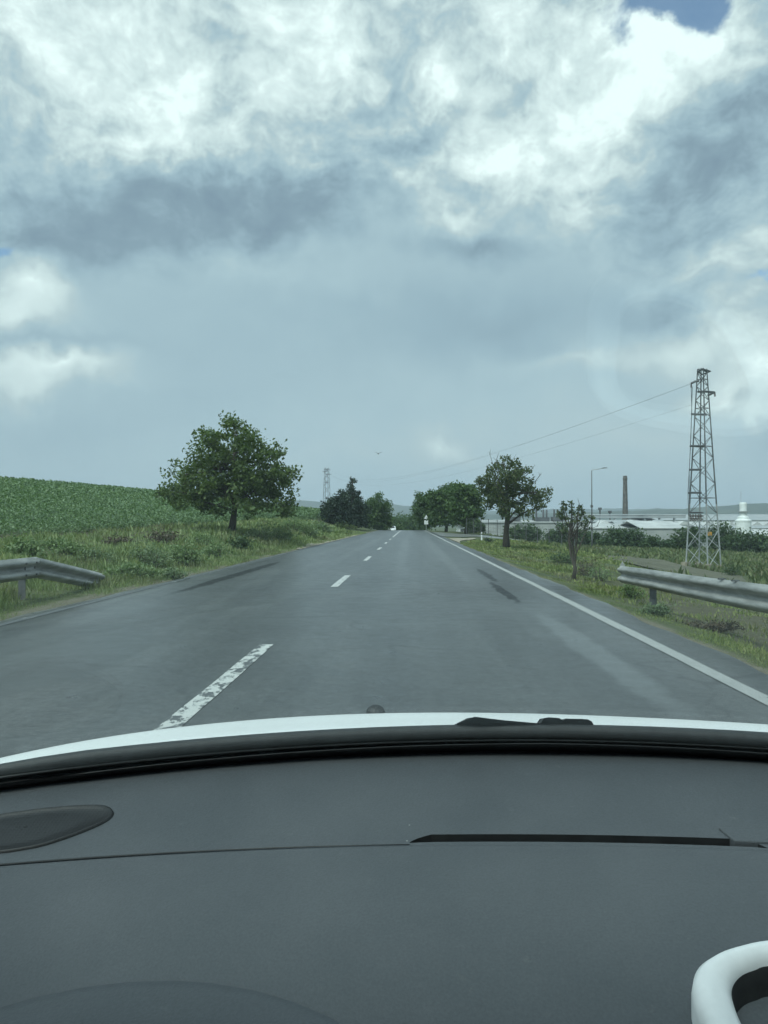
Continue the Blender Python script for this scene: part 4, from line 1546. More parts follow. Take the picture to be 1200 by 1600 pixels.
for i, (a_, c_, ev, rg, lab, wl) in enumerate([
        (872, 888, 817, 812, 'small pale shed directly left of the pruned tree crown', 'hall_wall'), (938, 952, 818, 813, 'small white shed between street lamp and chimney', 'white'),
        (962, 974, 819, 815, 'tiny grey shed at the left foot of the chimney', 'hall_grey'), (984, 998, 817, 812, 'small white shed right of the chimney foot', 'white'),
        (1026, 1040, 819, 813, 'small pale gabled shed between the white tanks', 'hall_wall'), (1062, 1074, 820, 814, 'narrow white shed seen at the left leg of the pylon', 'white')]):
    gable_hall('factory_shed', lab, a_, c_, ev, rg, 318 + 3 * i, 10, wl, 'hall_roof' if i % 2 else 'hall_grey', 'small sheds of the factory', 2, 'hall_dark', i % 2 == 0)

# pipe bridge
a, c = at(884, 808, 345), at(1070, 808, 345)
zg = hz((a.x + c.x) / 2, 345)
pbg = thing('pipe_bridge', 'long grey pipe bridge on trestles running in front of the brick chimney', 'pipe bridge', ((a.x + c.x) / 2, 345, zg))
b = MB()
b.box(((a.x + c.x) / 2, 345, a.z), (c.x - a.x, 2.2, .9))
b.tube([(a.x, 344, a.z + .9), (c.x, 344, a.z + .9)], .35, 8)
b.tube([(a.x, 345.3, a.z + 1.0), (c.x, 345.3, a.z + 1.0)], .25, 8)
b.build('pipe_deck', M['hall_grey'], pbg)
for k in range(8):
    b = MB()
    x = a.x + (c.x - a.x) * (k + .3) / 8
    b.box((x, 345, (zg + a.z - .45) / 2), (.5, 1.6, a.z - .45 - zg))
    b.build('trestle', M['hall_grey'], pbg)

# brick chimney
Yc = 420
q = at(977, 812, Yc)
zc = hz(q.x, Yc)
ch = thing('brick_chimney', 'tall dark brick factory chimney tapering to a ringed top', 'chimney', (q.x, Yc, zc))
tz = at(977, 743.5, Yc).z - zc
mpx = Yc / F
b = MB()
b.lathe([(5.6 * mpx, -.5), (5.4 * mpx, tz * .30), (4.4 * mpx, tz * .36), (3.0 * mpx, tz * .93), (3.7 * mpx, tz * .945), (3.7 * mpx, tz * .965), (3.0 * mpx, tz * .97), (3.0 * mpx, tz), (2.3 * mpx, tz), (2.2 * mpx, tz * .97)], (q.x, Yc, zc), 20)
b.build('shaft', M['brick_stack'], ch, False)
b = MB()
for u in (.42, .52, .62, .72, .82, .90):
    r = (4.4 + (3.0 - 4.4) * (u - .36) / .57) * mpx
    b.lathe([(r + .02, -.12), (r + .12, -.1), (r + .12, .1), (r + .02, .12)], (q.x, Yc, zc + tz * u), 20)
b.build('iron_band', M['hall_dark'], ch)
# two thin masts
for (px, top, lab) in [(937.5, 793, 'thicker thin dark mast left of the brick chimney'), (953, 798, 'shorter thin dark mast between lamp pole and brick chimney')]:
    q = at(px, 815, 400)
    z = hz(q.x, 400)
    tzz = at(px, top, 400).z
    o = thing('mast', lab, 'mast', (q.x, 400, z))
    b = MB()
    b.tube([(q.x, 400, z - .3), (q.x, 400, tzz)], [.55, .4], 8)
    b.build('pole', M['post'], o)
    b = MB()
    b.box((q.x, 400, tzz - .6), (1.6, 1.2, 1.2))
    b.build('head', M['hall_dark'], o)

# white stepped tower
Yt = 300
q = at(1161.5, 838, Yt)
zt = hz(q.x, Yt)
tw = thing('white_tower', 'white stepped round tower with a ring platform and thin antenna', 'tower', (q.x, Yt, zt))
mp = Yt / F
Z = lambda py: at(1161, py, Yt).z - zt
b = MB()
b.lathe([(11.5 * mp, -.5), (11.5 * mp, Z(816)), (12 * mp, Z(815)), (12 * mp, Z(813)), (8.5 * mp, Z(811)), (8.0 * mp, Z(808)), (5.5 * mp, Z(806)), (5.0 * mp, Z(800))], (q.x, Yt, zt), 28)
b.build('lower_body', M['tank_white'], tw)
b = MB()
b.lathe([(5.2 * mp, Z(798.5)), (5.4 * mp, Z(787)), (4.6 * mp, Z(785)), (.3 * mp, Z(785))], (q.x, Yt, zt), 24)
b.build('upper_drum', M['tank_white'], tw)
b = MB()
b.lathe([(5.0 * mp, Z(800)), (8.6 * mp, Z(800)), (8.6 * mp, Z(798.6)), (5.0 * mp, Z(798.6))], (q.x, Yt, zt), 24)
b.build('ring_platform', M['hall_grey'], tw)
b = MB()
b.tube([(q.x - .8, Yt, zt + Z(785)), (q.x - .8, Yt, zt + Z(768))], .06, 5)
b.build('antenna', M['galv'], tw)


# ------------------------------------------------------------------ our car
def car_paint():
    m, t, bs, ob, out = material('white car paint with rain drops')
    bs.inputs['Base Color'].default_value = (.90, .90, .89, 1)
    bs.inputs['Roughness'].default_value = .35
    bs.inputs['Specular IOR Level'].default_value = .35
    bs.inputs['Coat Weight'].default_value = .12
    bs.inputs['Coat Roughness'].default_value = .08
    v = t.new('ShaderNodeTexVoronoi', feature='F1')
    v.inputs['Scale'].default_value = 75
    t.put(v.inputs['Vector'], ob)
    sc = t.new('ShaderNodeSeparateColor')
    t.put(sc.inputs[0], v.outputs['Color'])
    drop = t.math('MULTIPLY', t.smooth(v.outputs['Distance'], .42, .12), t.smooth(sc.outputs[0], .55, .7))
    bump(t, bs, drop, .5, .002)
    return m


def dash_mat():
    m, t, bs, ob, out = material('grained dark grey dashboard')
    n = t.noise(ob, 7, 5, .6)
    f = t.noise(ob, 420, 2, .6)
    d = t.noise(ob, 60, 6, .7)
    c = t.ramp(n, [(.3, (.063, .070, .077)), (.7, (.081, .087, .094))])
    sp = t.new('ShaderNodeTexVoronoi', feature='F1')
    sp.inputs['Scale'].default_value = 38
    t.put(sp.inputs['Vector'], ob)
    spc = t.new('ShaderNodeSeparateColor')
    t.put(spc.inputs[0], sp.outputs['Color'])
    speck = t.math('MULTIPLY', t.smooth(sp.outputs['Distance'], .055, .02), t.smooth(spc.outputs[0], .86, .9))
    c = t.mix(t.math('MULTIPLY', speck, .6), c, (.42, .42, .40))
    dust = t.smooth(d, .60, .75)
    c = t.mix(t.math('MULTIPLY', dust, .14), c, (.20, .20, .19))
    c = t.mix(1.0, c, t.math('MULTIPLY_ADD', f, .5, .75), 'MULTIPLY')
    t.put(bs.inputs['Base Color'], c)
    bs.inputs['Roughness'].default_value = .5
    bs.inputs['Specular IOR Level'].default_value = .4
    bump(t, bs, t.math('MULTIPLY_ADD', d, .6, f), .30, .0012)
    return m


def grille_mat():
    m, t, bs, ob, out = material('perforated speaker grille')
    v = t.new('ShaderNodeTexVoronoi', feature='F1')
    v.inputs['Scale'].default_value = 260
    v.inputs['Randomness'].default_value = .05
    t.put(v.inputs['Vector'], t.vmath('MULTIPLY', ob, (1, 1, 0)))
    h = t.smooth(v.outputs['Distance'], .25, .40)
    t.put(bs.inputs['Base Color'], t.mix(h, (.010, .010, .011), (.014, .015, .016)))
    bs.inputs['Roughness'].default_value = .5
    bump(t, bs, h, .15, .0006)
    return m


def glass_mat(tint=(.882, .972, .976, 1)):
    m = bpy.data.materials.new('tinted windscreen glass')
    m.use_nodes = True
    t = NT(m.node_tree)
    out = t.new('ShaderNodeOutputMaterial')
    tr = t.new('ShaderNodeBsdfTransparent')
    tr.inputs[0].default_value = tint
    gl = t.new('ShaderNodeBsdfGlossy')
    gl.inputs['Roughness'].default_value = 0.02
    gl.inputs['Color'].default_value = (1, 1, 1, 1)
    lw = t.new('ShaderNodeLayerWeight')
    lw.inputs['Blend'].default_value = .5
    f = t.math('POWER', lw.outputs['Facing'], 5.0)
    f = t.math('MULTIPLY_ADD', f, .96, .04)
    mx = t.new('ShaderNodeMixShader')
    t.put(mx.inputs[0], f)
    t.t.links.new(tr.outputs[0], mx.inputs[1])
    t.t.links.new(gl.outputs[0], mx.inputs[2])
    t.t.links.new(mx.outputs[0], out.inputs['Surface'])
    return m


M['paint'] = car_paint()
M['dash'] = dash_mat()
M['grille'] = grille_mat()
M['glass'] = glass_mat()
M['glass_dark'] = glass_mat((.62, .68, .67, 1))
M['lining'] = simple('dark grey cabin lining', (.030, .031, .033), (.050, .051, .053), 30, .85, bmp=.1)

XC = .17
car = thing('white_car', 'white car we look out of, with wet bonnet, wiper and dark grey dashboard', 'car', (XC, .4, .012))


def interp_row(px, table):
    return float(np.interp(px, [p[0] for p in table], [p[1] for p in table]))


H_TOP = [(-700, 1400), (-350, 1283), (-150, 1222), (0, 1185), (60, 1172), (125, 1159), (250, 1140.5), (400, 1124), (550, 1114.5), (700, 1111), (850, 1112), (1000, 1116.5), (1200, 1125.5), (1400, 1140), (1700, 1178), (2100, 1265), (2500, 1370)]
H_BOT = [(-700, 1440), (-350, 1320), (-150, 1255), (0, 1217), (60, 1202), (125, 1187), (250, 1166), (400, 1150.5), (550, 1142), (700, 1138), (850, 1138.5), (1000, 1143.5), (1200, 1153.5), (1400, 1170), (1700, 1212), (2100, 1300), (2500, 1400)]


def smooth_table(tab):
    xs = np.arange(tab[0][0], tab[-1][0] + 1, 10.0)
    ys = np.interp(xs, [p[0] for p in tab], [p[1] for p in tab])
    k = np.ones(15) / 15
    pad = np.concatenate([np.full(14, ys[0]), ys, np.full(14, ys[-1])])
    ys2 = np.convolve(np.convolve(pad, k, 'same'), k, 'same')[14:-14]
    return list(zip(xs, ys2))


H_TOP, H_BOT = smooth_table(H_TOP), smooth_table(H_BOT)
SLOPE = lambda py: (817 - py) / F


def y_rear(x):
    return 1.08 - .28 * (x - XC) ** 2


def bonnet():
    P = []
    xs = np.linspace(-.70, 1.04, 47)
    for x in xs:
        yr = y_rear(x)
        zr = SLOPE(interp_row(640 + x / yr * F, H_BOT)) * yr
        yc = yr + .20
        zc = SLOPE(interp_row(640 + x / yc * F, H_TOP)) * yc
        ym = yr + .10
        zm = SLOPE(.5 * interp_row(640 + x / ym * F, H_BOT) + .5 * interp_row(640 + x / ym * F, H_TOP)) * ym
        u = abs(x - XC) / .87
        row = [(x, yr - .012, zr - .03), (x, yr - .004, zr - .008), (x, yr, zr), (x, ym, zm), (x, yc, zc), (x, yc + .12, zc - .040), (x, yc + .30, zc - .11 - .02 * u),
               (x, yc + .50 - .1 * u * u, zc - .20), (x, yc + .62 - .2 * u * u, zc - .32), (x, yc + .66 - .25 * u * u, zc - .5), (x, yc + .62 - .25 * u * u, zc - .62)]
        P.append([(a, b_, c + CAM_Z) for a, b_, c in row])
    # wings: fold the outer columns down
    for side, i in ((-1, 0), (1, -1)):
        base = P[i]
        col1 = [(a + side * .02, b_, c - .03) for a, b_, c in base]
        col2 = [(a + side * .03, b_, min(c - .05, .55)) for a, b_, c in base]
        col3 = [(a + side * .02, b_, min(c - .06, .40)) for a, b_, c in base]
        if side < 0:
            P = [col3, col2, col1] + P
        else:
            P = P + [col1, col2, col3]
    b = MB()
    b.grid(P)
    o = b.build('bonnet', M['paint'], car, True)
    m = o.modifiers.new('sub', 'SUBSURF')
    m.levels = m.render_levels = 2
    m = o.modifiers.new('thick', 'SOLIDIFY')
    m.thickness = .004
    m.offset = -1
    return o


bon = bonnet()

q = at(587, 1111.5, 1.29)
b = MB()
b.lathe([(.016, -.012), (.016, .0), (.013, .006), (.006, .010), (.001, .011)], q, 14)
b.build('washer_jet', M['black_soft'], car, True)

# glass surface
TH = math.tan(R(28.0))


def gbase(x):
    u = x - XC
    return .965 - .25 * u * u, -.280 - .05 * u * u


Y_H, Z_H = .18, .185


def gpt(x, t_, off=0.0):
    yb, zb = gbase(x)
    u = x - XC
    xx = XC + u * (1 - .16 * t_)
    y = yb + (Y_H - .03 * u * u - yb) * t_
    z = zb + (Z_H - .04 * u * u - zb) * t_ + .020 * math.sin(math.pi * t_)
    return Vector((xx, y + off * .469, z + off * .883 + CAM_Z))


b = MB()
TT = np.linspace(0, 1, 25)
XX = np.linspace(XC - .80, XC + .80, 41)
b.grid([[gpt(x, t_) for t_ in TT] for x in XX])
ws = b.build('windscreen', M['glass'], car, True)
m_ = ws.modifiers.new('thick', 'SOLIDIFY')
m_.thickness = .005
m_.offset = 0
# black ceramic border along the foot of the glass
b = MB()
b.grid([[gpt(x, t_, -.0045) for t_ in (0.0, .013, .024, .035 - .016 * abs(x - XC) / .8)] for x in XX])
o = b.build('black_border', M['black'], car, True)
o.modifiers.new('thick', 'SOLIDIFY').thickness = .001
# cowl between bonnet and glass
P = []
for x in XX:
    yb, zb = gbase(x)
    yr = y_rear(x)
    zr = SLOPE(interp_row(640 + x / yr * F, H_BOT)) * yr
    g0 = gpt(x, .019, .004)
    P.append([(x, yr + .012, zr - .022 + CAM_Z), (x, yr - .02, zr - .030 + CAM_Z), (x, (yr + yb) / 2, zr - .022 + CAM_Z), (x, yb + .012, zb + .004 + CAM_Z), (g0.x, g0.y + .006, g0.z + .003), (g0.x, g0.y - .002, g0.z + .001)])
b = MB()
b.grid(P)
o = b.build('cowl', M['black_soft'], car, True)
o.modifiers.new('thick', 'SOLIDIFY').thickness = .003


def wiper(x0, x1, t0, t1, name_mat='black_soft'):
    root = MB()
    n = 30
    rows = []
    for i in range(n + 1):
        u = i / n
        x = x0 + (x1 - x0) * u
        t_ = t0 + (t1 - t0) * u
        k = .35 + .65 * min(1, u / .12, (1 - u) / .10)
        a = [gpt(x, t_, .004), gpt(x, t_ - .013 * k, .010), gpt(x, t_ - .010 * k, .010 + .008 * k), gpt(x, t_ + .005 * k, .010 + .012 * k), gpt(x, t_ + .015 * k, .010 + .005 * k), gpt(x, t_ + .010 * k, .006)]
        rows.append(a)
    vs = [p for r in rows for p in r]
    m = 6
    fs = [(i * m + k, i * m + (k + 1) % m, (i + 1) * m + (k + 1) % m, (i + 1) * m + k) for i in range(n) for k in range(m)]
    fs += [tuple(range(m)), tuple(n * m + k for k in range(m - 1, -1, -1))]
    root.add(vs, fs)
    return root.build('wiper', M[name_mat], car, True)


wp = wiper(XC - .74, XC + .70, .016, .021)


def px_at_glass(px, py, off):
    """point on the outer face of the screen seen at this photo position, lifted off the glass"""
    best = None
    d = ray(px, py)
    for yy in np.arange(.80, 1.02, .0005):
        x = d.x * yy / d.y
        z = CAM_Z + d.z * yy / d.y
        yb, zb = gbase(x)
        t_ = (yb - (yy - off * .469)) / (yb - Y_H)
        g = gpt(x, t_, off)
        e = abs(g.z - z)
        if best is None or e < best[0]:
            best = (e, Vector((x, yy, z)))
    return best[1]


def slab(name, poly, off, thick, mat, parent):
    """solid piece with a silhouette, standing off the glass by its own thickness"""
    front = [px_at_glass(a, c, off) for a, c in poly]
    nrm = Vector((0, .97, -.25)) * thick
    b_ = MB()
    n = len(front)
    vs = front + [p + nrm for p in front]
    fs = [tuple(range(n)), tuple(n + k for k in range(n - 1, -1, -1))] + [(k, (k + 1) % n, n + (k + 1) % n, n + k) for k in range(n)]
    b_.add(vs, fs)
    return b_.build(name, mat, parent, False, .0015)


slab('arm', [(704, 1137), (733, 1122.5), (741, 1121), (744, 1120.3), (790, 1126), (842, 1130.5), (862, 1132), (862, 1150), (704, 1150)], .022, .02, M['black_soft'], wp)
slab('arm_joint', [(846, 1152), (846, 1131), (851, 1123.5), (864, 1121.2), (874, 1122), (880, 1128), (884, 1124.8), (892, 1123.4), (918, 1123.8), (924.5, 1127), (927, 1135), (926, 1152)], .028, .03, M['black'], wp)

# pillars and roof edge
for side, nm in ((-1, 'pillar'), (1, 'pillar')):
    x = XC + side * .80
    b = MB()
    b.tube([gpt(x, t_, -.01) + Vector((side * .035, 0, 0)) for t_ in np.linspace(-.03, 1.05, 12)], .045, 10)
    b.build('pillar', M['paint'], car, True)
P = []
for x in np.linspace(XC - .80, XC + .80, 21):
    h = gpt(x, 1.0, .006)
    P.append([(h.x, h.y + .03, h.z - .012), (h.x, h.y - .01, h.z + .008), (h.x, h.y - .2, h.z + .06), (h.x, h.y - .7, h.z + .11), (h.x, h.y - 1.3, h.z + .09)])
b = MB()
b.grid(P)
o = b.build('roof', M['paint'], car, True)
m_ = o.modifiers.new('thick', 'SOLIDIFY')
m_.thickness = .03
m_.offset = 1
# rest of the cabin shell: rear hatch and doors below the window line
h = gpt(XC, 1.0, .006)
b = MB()
b.grid([[(x, -1.35, h.z + .07), (x, -1.9, h.z - .10), (x, -2.5, h.z - .42), (x, -2.72, h.z - .70), (x, -2.70, .35)] for x in np.linspace(XC - .80, XC + .80, 9)])
o = b.build('hatch', M['paint'], car, True)
o.modifiers.new('thick', 'SOLIDIFY').thickness = .03
for side in (-1, 1):
    for y0, y1 in ((-.62, .58), (-1.75, -.64)):
        b = MB()
        b.box((XC + side * .86, (y0 + y1) / 2, .64), (.07, y1 - y0, .56))
        d_ = b.build('door', M['paint'], car, bevel=.02)
        b = MB()
        b.box((XC + side * .905, y0 + .14, .80), (.025, .17, .03))
        b.build('handle', M['paint'], d_, bevel=.008)
    for k, (ya, yb_) in enumerate(((-.72, -.62), (-1.9, -1.72))):
        b = MB()
        b.tube([(XC + side * .84, ya, .90), (XC + side * .80, yb_, h.z + .02)], .04, 8)
        b.build('pillar', M['paint'], car, True)
lin = MB()
lin.grid([[(x, h.y + .01, h.z - .02), (x, h.y - .2, h.z + .022), (x, h.y - .7, h.z + .072), (x, h.y - 1.3, h.z + .052), (x, -1.9, h.z - .15), (x, -2.45, h.z - .48), (x, -2.62, .40)] for x in np.linspace(XC - .765, XC + .765, 9)])
o = lin.build('headliner', M['lining'], car, True)
o.modifiers.new('thick', 'SOLIDIFY').thickness = .006
fl_ = MB()
fl_.box((XC, -.85, .34), (1.60, 3.4, .03))
fl_.build('floor_carpet', M['black_soft'], car)
for side in (-1, 1):
    b = MB()
    b.box((XC + side * .815, -.60, .64), (.02, 2.3, .54))
    b.build('door_lining', M['lining'], car)
    b = MB()
    b.grid([[(XC + side * .855, y, .925), (XC + side * .815, y * .96 - .02, 1.25), (XC + side * .775, y * .9 - .06, h.z + .03 + (0 if y < .2 else -.16))] for y in (.42, .0, -.6, -1.2, -1.8)])
    o = b.build('side_window', M['glass_dark'], car, True)
    o.modifiers.new('thick', 'SOLIDIFY').thickness = .004
    sx = XC + side * .38
    b = MB()
    P = []
    for k in range(13):
        a_ = 2 * math.pi * k / 12
        cx_, cy_ = math.cos(a_), math.sin(a_)
        P.append([(sx + .25 * cx_ * w, -.86 - .10 * q_ + (.085 + .02 * (1 - q_)) * cy_ * (.6 + .4 * w), .62 + .62 * q_) for q_, w in ((0, .9), (.15, 1), (.6, 1), (.9, .9), (1, .6))])
    b.grid(P)
    b.build('seat_back', M['lining'], car, True)
    b = MB()
    b.box((sx, -.60, .56), (.50, .54, .16))
    b.build('seat_cushion', M['lining'], car, bevel=.05)
    b = MB()
    b.box((sx, -.985, 1.33), (.27, .10, .17))
    b.build('head_rest', M['lining'], car, bevel=.04)
# front wheels, tucked under the wings
for side in (-1, 1):
    xw = XC + side * .74
    b = MB()
    n = 28
    prof = [(.20, -.10), (.29, -.105), (.315, -.08), (.32, 0), (.315, .08), (.29, .105), (.20, .10)]
    vs = [(xw + w, 1.28 + r * math.cos(2 * math.pi * k / n), .332 + r * math.sin(2 * math.pi * k / n)) for r, w in prof for k in range(n)]
    fs = [(i * n + k, i * n + (k + 1) % n, ((i + 1) % 7) * n + (k + 1) % n, ((i + 1) % 7) * n + k) for i in range(7) for k in range(n)]
    b.add(vs, fs)
    whl = b.build('wheel', M['tyre'], car, True)
    b = MB()
    b.tube([(xw - .07, 1.28, .332), (xw + .07, 1.28, .332)], .205, 24)
    b.build('rim', M['chrome'], whl)


# dashboard
def prof(d):
    return float(np.interp(d, [0, .05, .12, .19, .225, .26, .295, .33, .365, .40, .435, .47, .515, .56, .66, .80], [0, -.0095, -.0243, -.0385, -.0425, -.0478, -.0545, -.0632, -.0740, -.0875, -.1035, -.1220, -.149, -.180, -.265, -.42]))


def seam_y(x):
    u = x - XC
    return .775 - .085 * u * u


def dash_z(x, y):
    yb, zb = gbase(x)
    ds = yb - seam_y(x)
    d = yb - y
    dn = d * .19 / ds if d < ds else .19 + (d - ds)
    return zb + prof(dn)


def dash_hit(px, py, lift=0.0):
    d = ray(px, py)
    lo, hi = .15, 1.1
    f = lambda yy: (d.z * yy / d.y) - (dash_z(d.x * yy / d.y, yy) + lift)
    # first crossing from the camera outwards
    yy = lo
    while yy < hi and f(yy) > 0:
        yy += .002
    a, c = yy - .002, yy
    for _ in range(24):
        mid = (a + c) / 2
        if f(mid) > 0:
            a = mid
        else:
            c = mid
    return Vector((d.x * c / d.y, c, d.z * c / d.y + CAM_Z))


S0, S1 = dash_hit(640, 1311).x, dash_hit(1143, 1313).x
SEAM_W = .0035


def slot_in(x, y):
    """how far back from the seam the slot is open at this x (0 = closed)"""
    if x < S0 or x > S1 + .02:
        return 0.0
    return .0135 * min(1, (x - S0) / .022) ** .6


def dashboard():
    offs = np.concatenate([-np.linspace(0, 1, 14)[::-1][:-1] * 0, [0]])
    xs = np.unique(np.concatenate([np.linspace(XC - .78, XC + .78, 121), [S0, S0 + .004, S0 + .01, S0 + .022, S1 - .001, S1 + .001]]))
    rows_u = np.concatenate([np.linspace(0, .86, 22), [.885, .90, .905, .912, .93, .95, .962, .97, .975, .985, .992, 1.0]])   # rear pad, glass foot -> seam
    rows_d = np.concatenate([[.0015, .003, .0045, .006, .009, .014, .022, .034], np.linspace(.05, .62, 48)])                # from seam toward the cabin
    P, info = [], []
    for x in xs:
        yb, zb = gbase(x)
        ys = seam_y(x)
        sl = max(slot_in(x, ys), .0006)
        col, inf = [], []
        for r in rows_u:
            y = yb + .012 + (ys - yb - .012) * r
            if sl > 0 and r >= .86:
                # slot floor rows are packed into the opening
                k = (r - .86) / .14
                y = ys + sl * (1 - k) * 1.0 if r >= .905 else y
                if r >= .905:
                    y = ys + sl * (1 - (r - .905) / .095)
                else:
                    y0 = yb + .012 + (ys - yb - .012) * .86
                    y = y0 + (ys + sl + .0005 - y0) * (r - .86) / .04
            z = dash_z(x, y)
            deep = sl > .002 and .911 <= r <= .986
            if deep:
                z -= .018
            lip = .0012 * math.exp(-((y - ys - sl - .0012) / .0016) ** 2)
            col.append((x, y, z + CAM_Z + (0 if deep else lip * 0)))
            inf.append(deep)
        for d in rows_d:
            y = ys - d
            z = dash_z(x, y) - .0022 * math.exp(-((d - .0026) / .0015) ** 2) * (1 if sl <= .001 else .3) * (1.15 - .5 * min(1, max(0, (x + .45) / .6))) - (.0004 if d > .0025 else 0) * (1.0 - .6 * min(1, max(0, (x + .35) / .4))) + .0012 * math.exp(-((d - .009) / .004) ** 2)
            col.append((x, y, z + CAM_Z))
            inf.append(False)
        P.append(col)
        info.append(inf)
    top, slot = MB(), MB()
    nr = len(P[0])
    for bld in (top, slot):
        bld.v = [p for c in P for p in c]
    for i in range(len(P) - 1):
        for j in range(nr - 1):
            q = (i * nr + j, i * nr + j + 1, (i + 1) * nr + j + 1, (i + 1) * nr + j)
            dark = any((info[i][j], info[i][j + 1], info[i + 1][j], info[i + 1][j + 1]))
            (slot if dark else top).f.append(q)
    d = top.build('dashboard', M['dash'], car, True)
    # drop the unused vertices of the slot liner
    used = sorted({i for f in slot.f for i in f})
    mp_ = {k: n for n, k in enumerate(used)}
    slot.v = [slot.v[k] for k in used]
    slot.f = [tuple(mp_[k] for k in f) for f in slot.f]
    slot.build('vent_slot', M['black'], d, False)
    return d


dash = dashboard()
b = MB()
P = []
for x in np.linspace(XC - .77, S0, 60):
    w = .0014 * min(1, (S0 - x) / .35 + .12)
    y = seam_y(x) - .0026
    z = dash_z(x, y) - .0012 + CAM_Z
    P.append([(x, y - w, z + .0012), (x, y, z + .0008), (x, y + w, z + .0014)])
b.grid(P)
o = b.build('seam_gap', M['black'], dash)
o.modifiers.new('thick', 'SOLIDIFY').thickness = .0006
# trim cap that closes the right end of the slot
cap_poly = [(1122, 1295.5), (1160, 1295.5), (1215, 1298), (1290, 1303), (1290, 1322), (1215, 1319.5), (1148, 1317)]
pts = [dash_hit(a, c) for a, c in cap_poly]
b = MB()
n = len(pts)
b.add([p + Vector((0, 0, .0022)) for p in pts] + [p - Vector((0, 0, .012)) for p in pts], [tuple(range(n - 1, -1, -1)), tuple(n + k for k in range(n))] + [(k, (k + 1) % n, n + (k + 1) % n, n + k) for k in range(n)])
b.build('slot_cap', M['dash'], dash, False, .0015)
# speaker grille
gp = [(-150, 1318), (-110, 1297), (-60, 1284), (0, 1275), (60, 1266.5), (110, 1262), (145, 1260.5), (168, 1262.5), (178, 1270), (172, 1281), (150, 1293), (115, 1307), (70, 1322), (30, 1330), (0, 1334), (-60, 1338), (-120, 1334)]
ring = []
for i in range(len(gp)):
    a, c, e, f = (np.array(gp[(i + k - 1) % len(gp)]) for k in range(4))
    for u in (0, .25, .5, .75):
        ring.append(.5 * ((2 * c) + (e - a) * u + (2 * a - 5 * c + 4 * e - f) * u * u + (3 * c - a - 3 * e + f) * u ** 3))
cen = np.mean(ring, 0)
P = []
for k, lift in ((1.0, -.001), (.985, .0018), (.955, .0022), (.93, .0004), (.6, .0012), (.3, .0016), (.02, .0018)):
    row = [dash_hit(*(cen + (q - cen) * k)) + Vector((0, 0, lift + .0008)) for q in ring]
    P.append(row + [row[0]])
b = MB()
b.grid(P[::-1])
b.build('speaker_grille', M['grille'], dash, True)
# instrument hood at the lower left
b = MB()
P = []
hcx, hcy, hR = -.165, .312, .230
for i in range(49):
    a = math.pi * 2 * i / 48
    col = []
    for r, f in ((hR + .016, -.06), (hR + .011, .12), (hR + .0075, .40), (hR + .004, .72), (hR, .88), (hR - .006, .96), (hR - .02, .995), (hR - .06, 1.0), (hR - .12, 1.0), (.01, 1.0)):
        x, y = hcx + r * math.cos(a), hcy + r * math.sin(a)
        base = dash_z(x, max(y, .40))
        topz = -.3165 + .10 * (y - .543)
        col.append((x, y, base + (topz - base) * f + CAM_Z))
    P.append(col)
b.grid(P)
b.build('instrument_hood', M['dash'], dash, True)
# centre air vent: silver surround, dark mouth and slats
outer = [(1100, 1600), (1086, 1565), (1080, 1535), (1090, 1510), (1115, 1493), (1150, 1481.5), (1200, 1472), (1300, 1464), (1400, 1472), (1478, 1512), (1500, 1600), (1485, 1710), (1390, 1780), (1260, 1790), (1170, 1740), (1125, 1665)]
inner = [(1160, 1600), (1149, 1572), (1143, 1548), (1147, 1531), (1160, 1517.5), (1180, 1509.5), (1203, 1503), (1295, 1499), (1378, 1508), (1425, 1540), (1436, 1600), (1422, 1690), (1352, 1735), (1265, 1735), (1215, 1705), (1188, 1650)]


def dense_loop(lp):
    out = []
    n = len(lp)
    for i in range(n):
        a, c, e, f = (np.array(lp[(i + k - 1) % n], dtype=float) for k in range(4))
        for u in (0, .25, .5, .75):
            out.append(.5 * ((2 * c) + (e - a) * u + (2 * a - 5 * c + 4 * e - f) * u * u + (3 * c - a - 3 * e + f) * u ** 3))
    return out


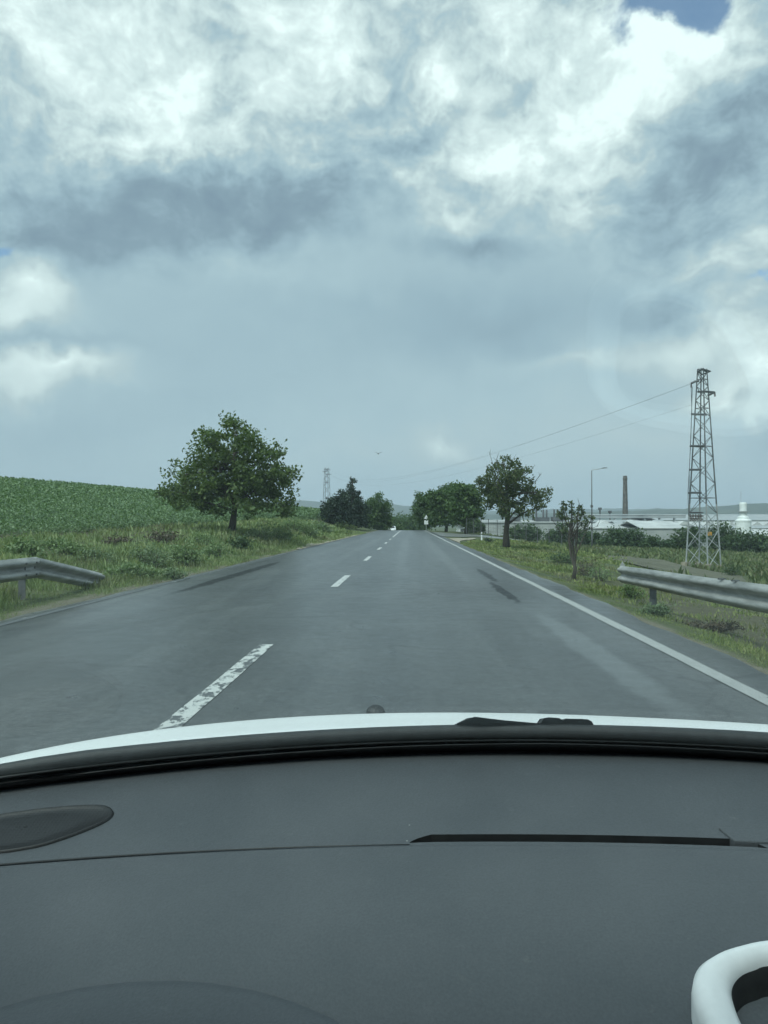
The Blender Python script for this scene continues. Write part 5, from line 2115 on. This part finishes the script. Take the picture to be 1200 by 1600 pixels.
def plane_hit(q, z0=-.372, slope=.42, y0=.5):
    d = ray(q[0], q[1])
    # plane z = z0 + slope*(y-y0) relative to the eye
    yy = (z0 - slope * y0) / (d.z / d.y - slope)
    return Vector((d.x * yy / d.y, yy, d.z * yy / d.y + CAM_Z))


O = [plane_hit(q) for q in dense_loop(outer)]
I = [plane_hit(q) for q in dense_loop(inner)]
vent = None
P = []
for p, q in zip(O + O[:1], I + I[:1]):
    e = (q - p)
    P.append([p + Vector((0, 0, -.06)), p + Vector((0, 0, -.008)), p + e * .05, p + e * .25 + Vector((0, 0, .005)), p + e * .55 + Vector((0, 0, .006)), p + e * .82 + Vector((0, 0, .0035)), p + e * .96 + Vector((0, 0, .0005)), q + Vector((0, 0, -.003))])
b = MB()
b.grid(P)
vent = b.build('air_vent', M['chrome'], dash, True)
cI = sum(I, Vector()) / len(I)
b = MB()
b.grid([[q + Vector((0, 0, -.003)), q + (cI - q) * .03 + Vector((0, 0, -.008)), q + (cI - q) * .05 + Vector((0, 0, -.040))] for q in I + I[:1]])
b.build('vent_wall', M['black_soft'], vent, True)
b = MB()
b.v = [tuple(p.lerp(cI, .04) + Vector((0, 0, -.036))) for p in I] + [tuple(cI + Vector((0, 0, -.04)))]
b.f = [(k, (k + 1) % len(I), len(I)) for k in range(len(I))]
b.build('vent_mouth', M['black_soft'], vent)
for k in range(4):
    yy = cI.y - .045 + .03 * k
    b = MB()
    b.box((cI.x, yy, cI.z - .026), (.085, .003, .014))
    b.build('slat', M['black'], vent)

# ------------------------------------------------------------------ haze
HX = 7600
b = MB()
b.box((0, 3500, 140), (15600, 8400, 310))
hz_o = b.build('haze', None)
m = bpy.data.materials.new('rain haze')
m.use_nodes = True
t = NT(m.node_tree)
out = t.new('ShaderNodeOutputMaterial')
pv = t.new('ShaderNodeVolumePrincipled')
pv.inputs['Color'].default_value = (.80, .90, 1.0, 1)
pv.inputs['Density'].default_value = .00014
pv.inputs['Anisotropy'].default_value = .0
t.t.links.new(pv.outputs[0], out.inputs['Volume'])
hz_o.data.materials.append(m)
tag(hz_o, 'pale rain haze over the plain', 'haze', None, 'stuff')
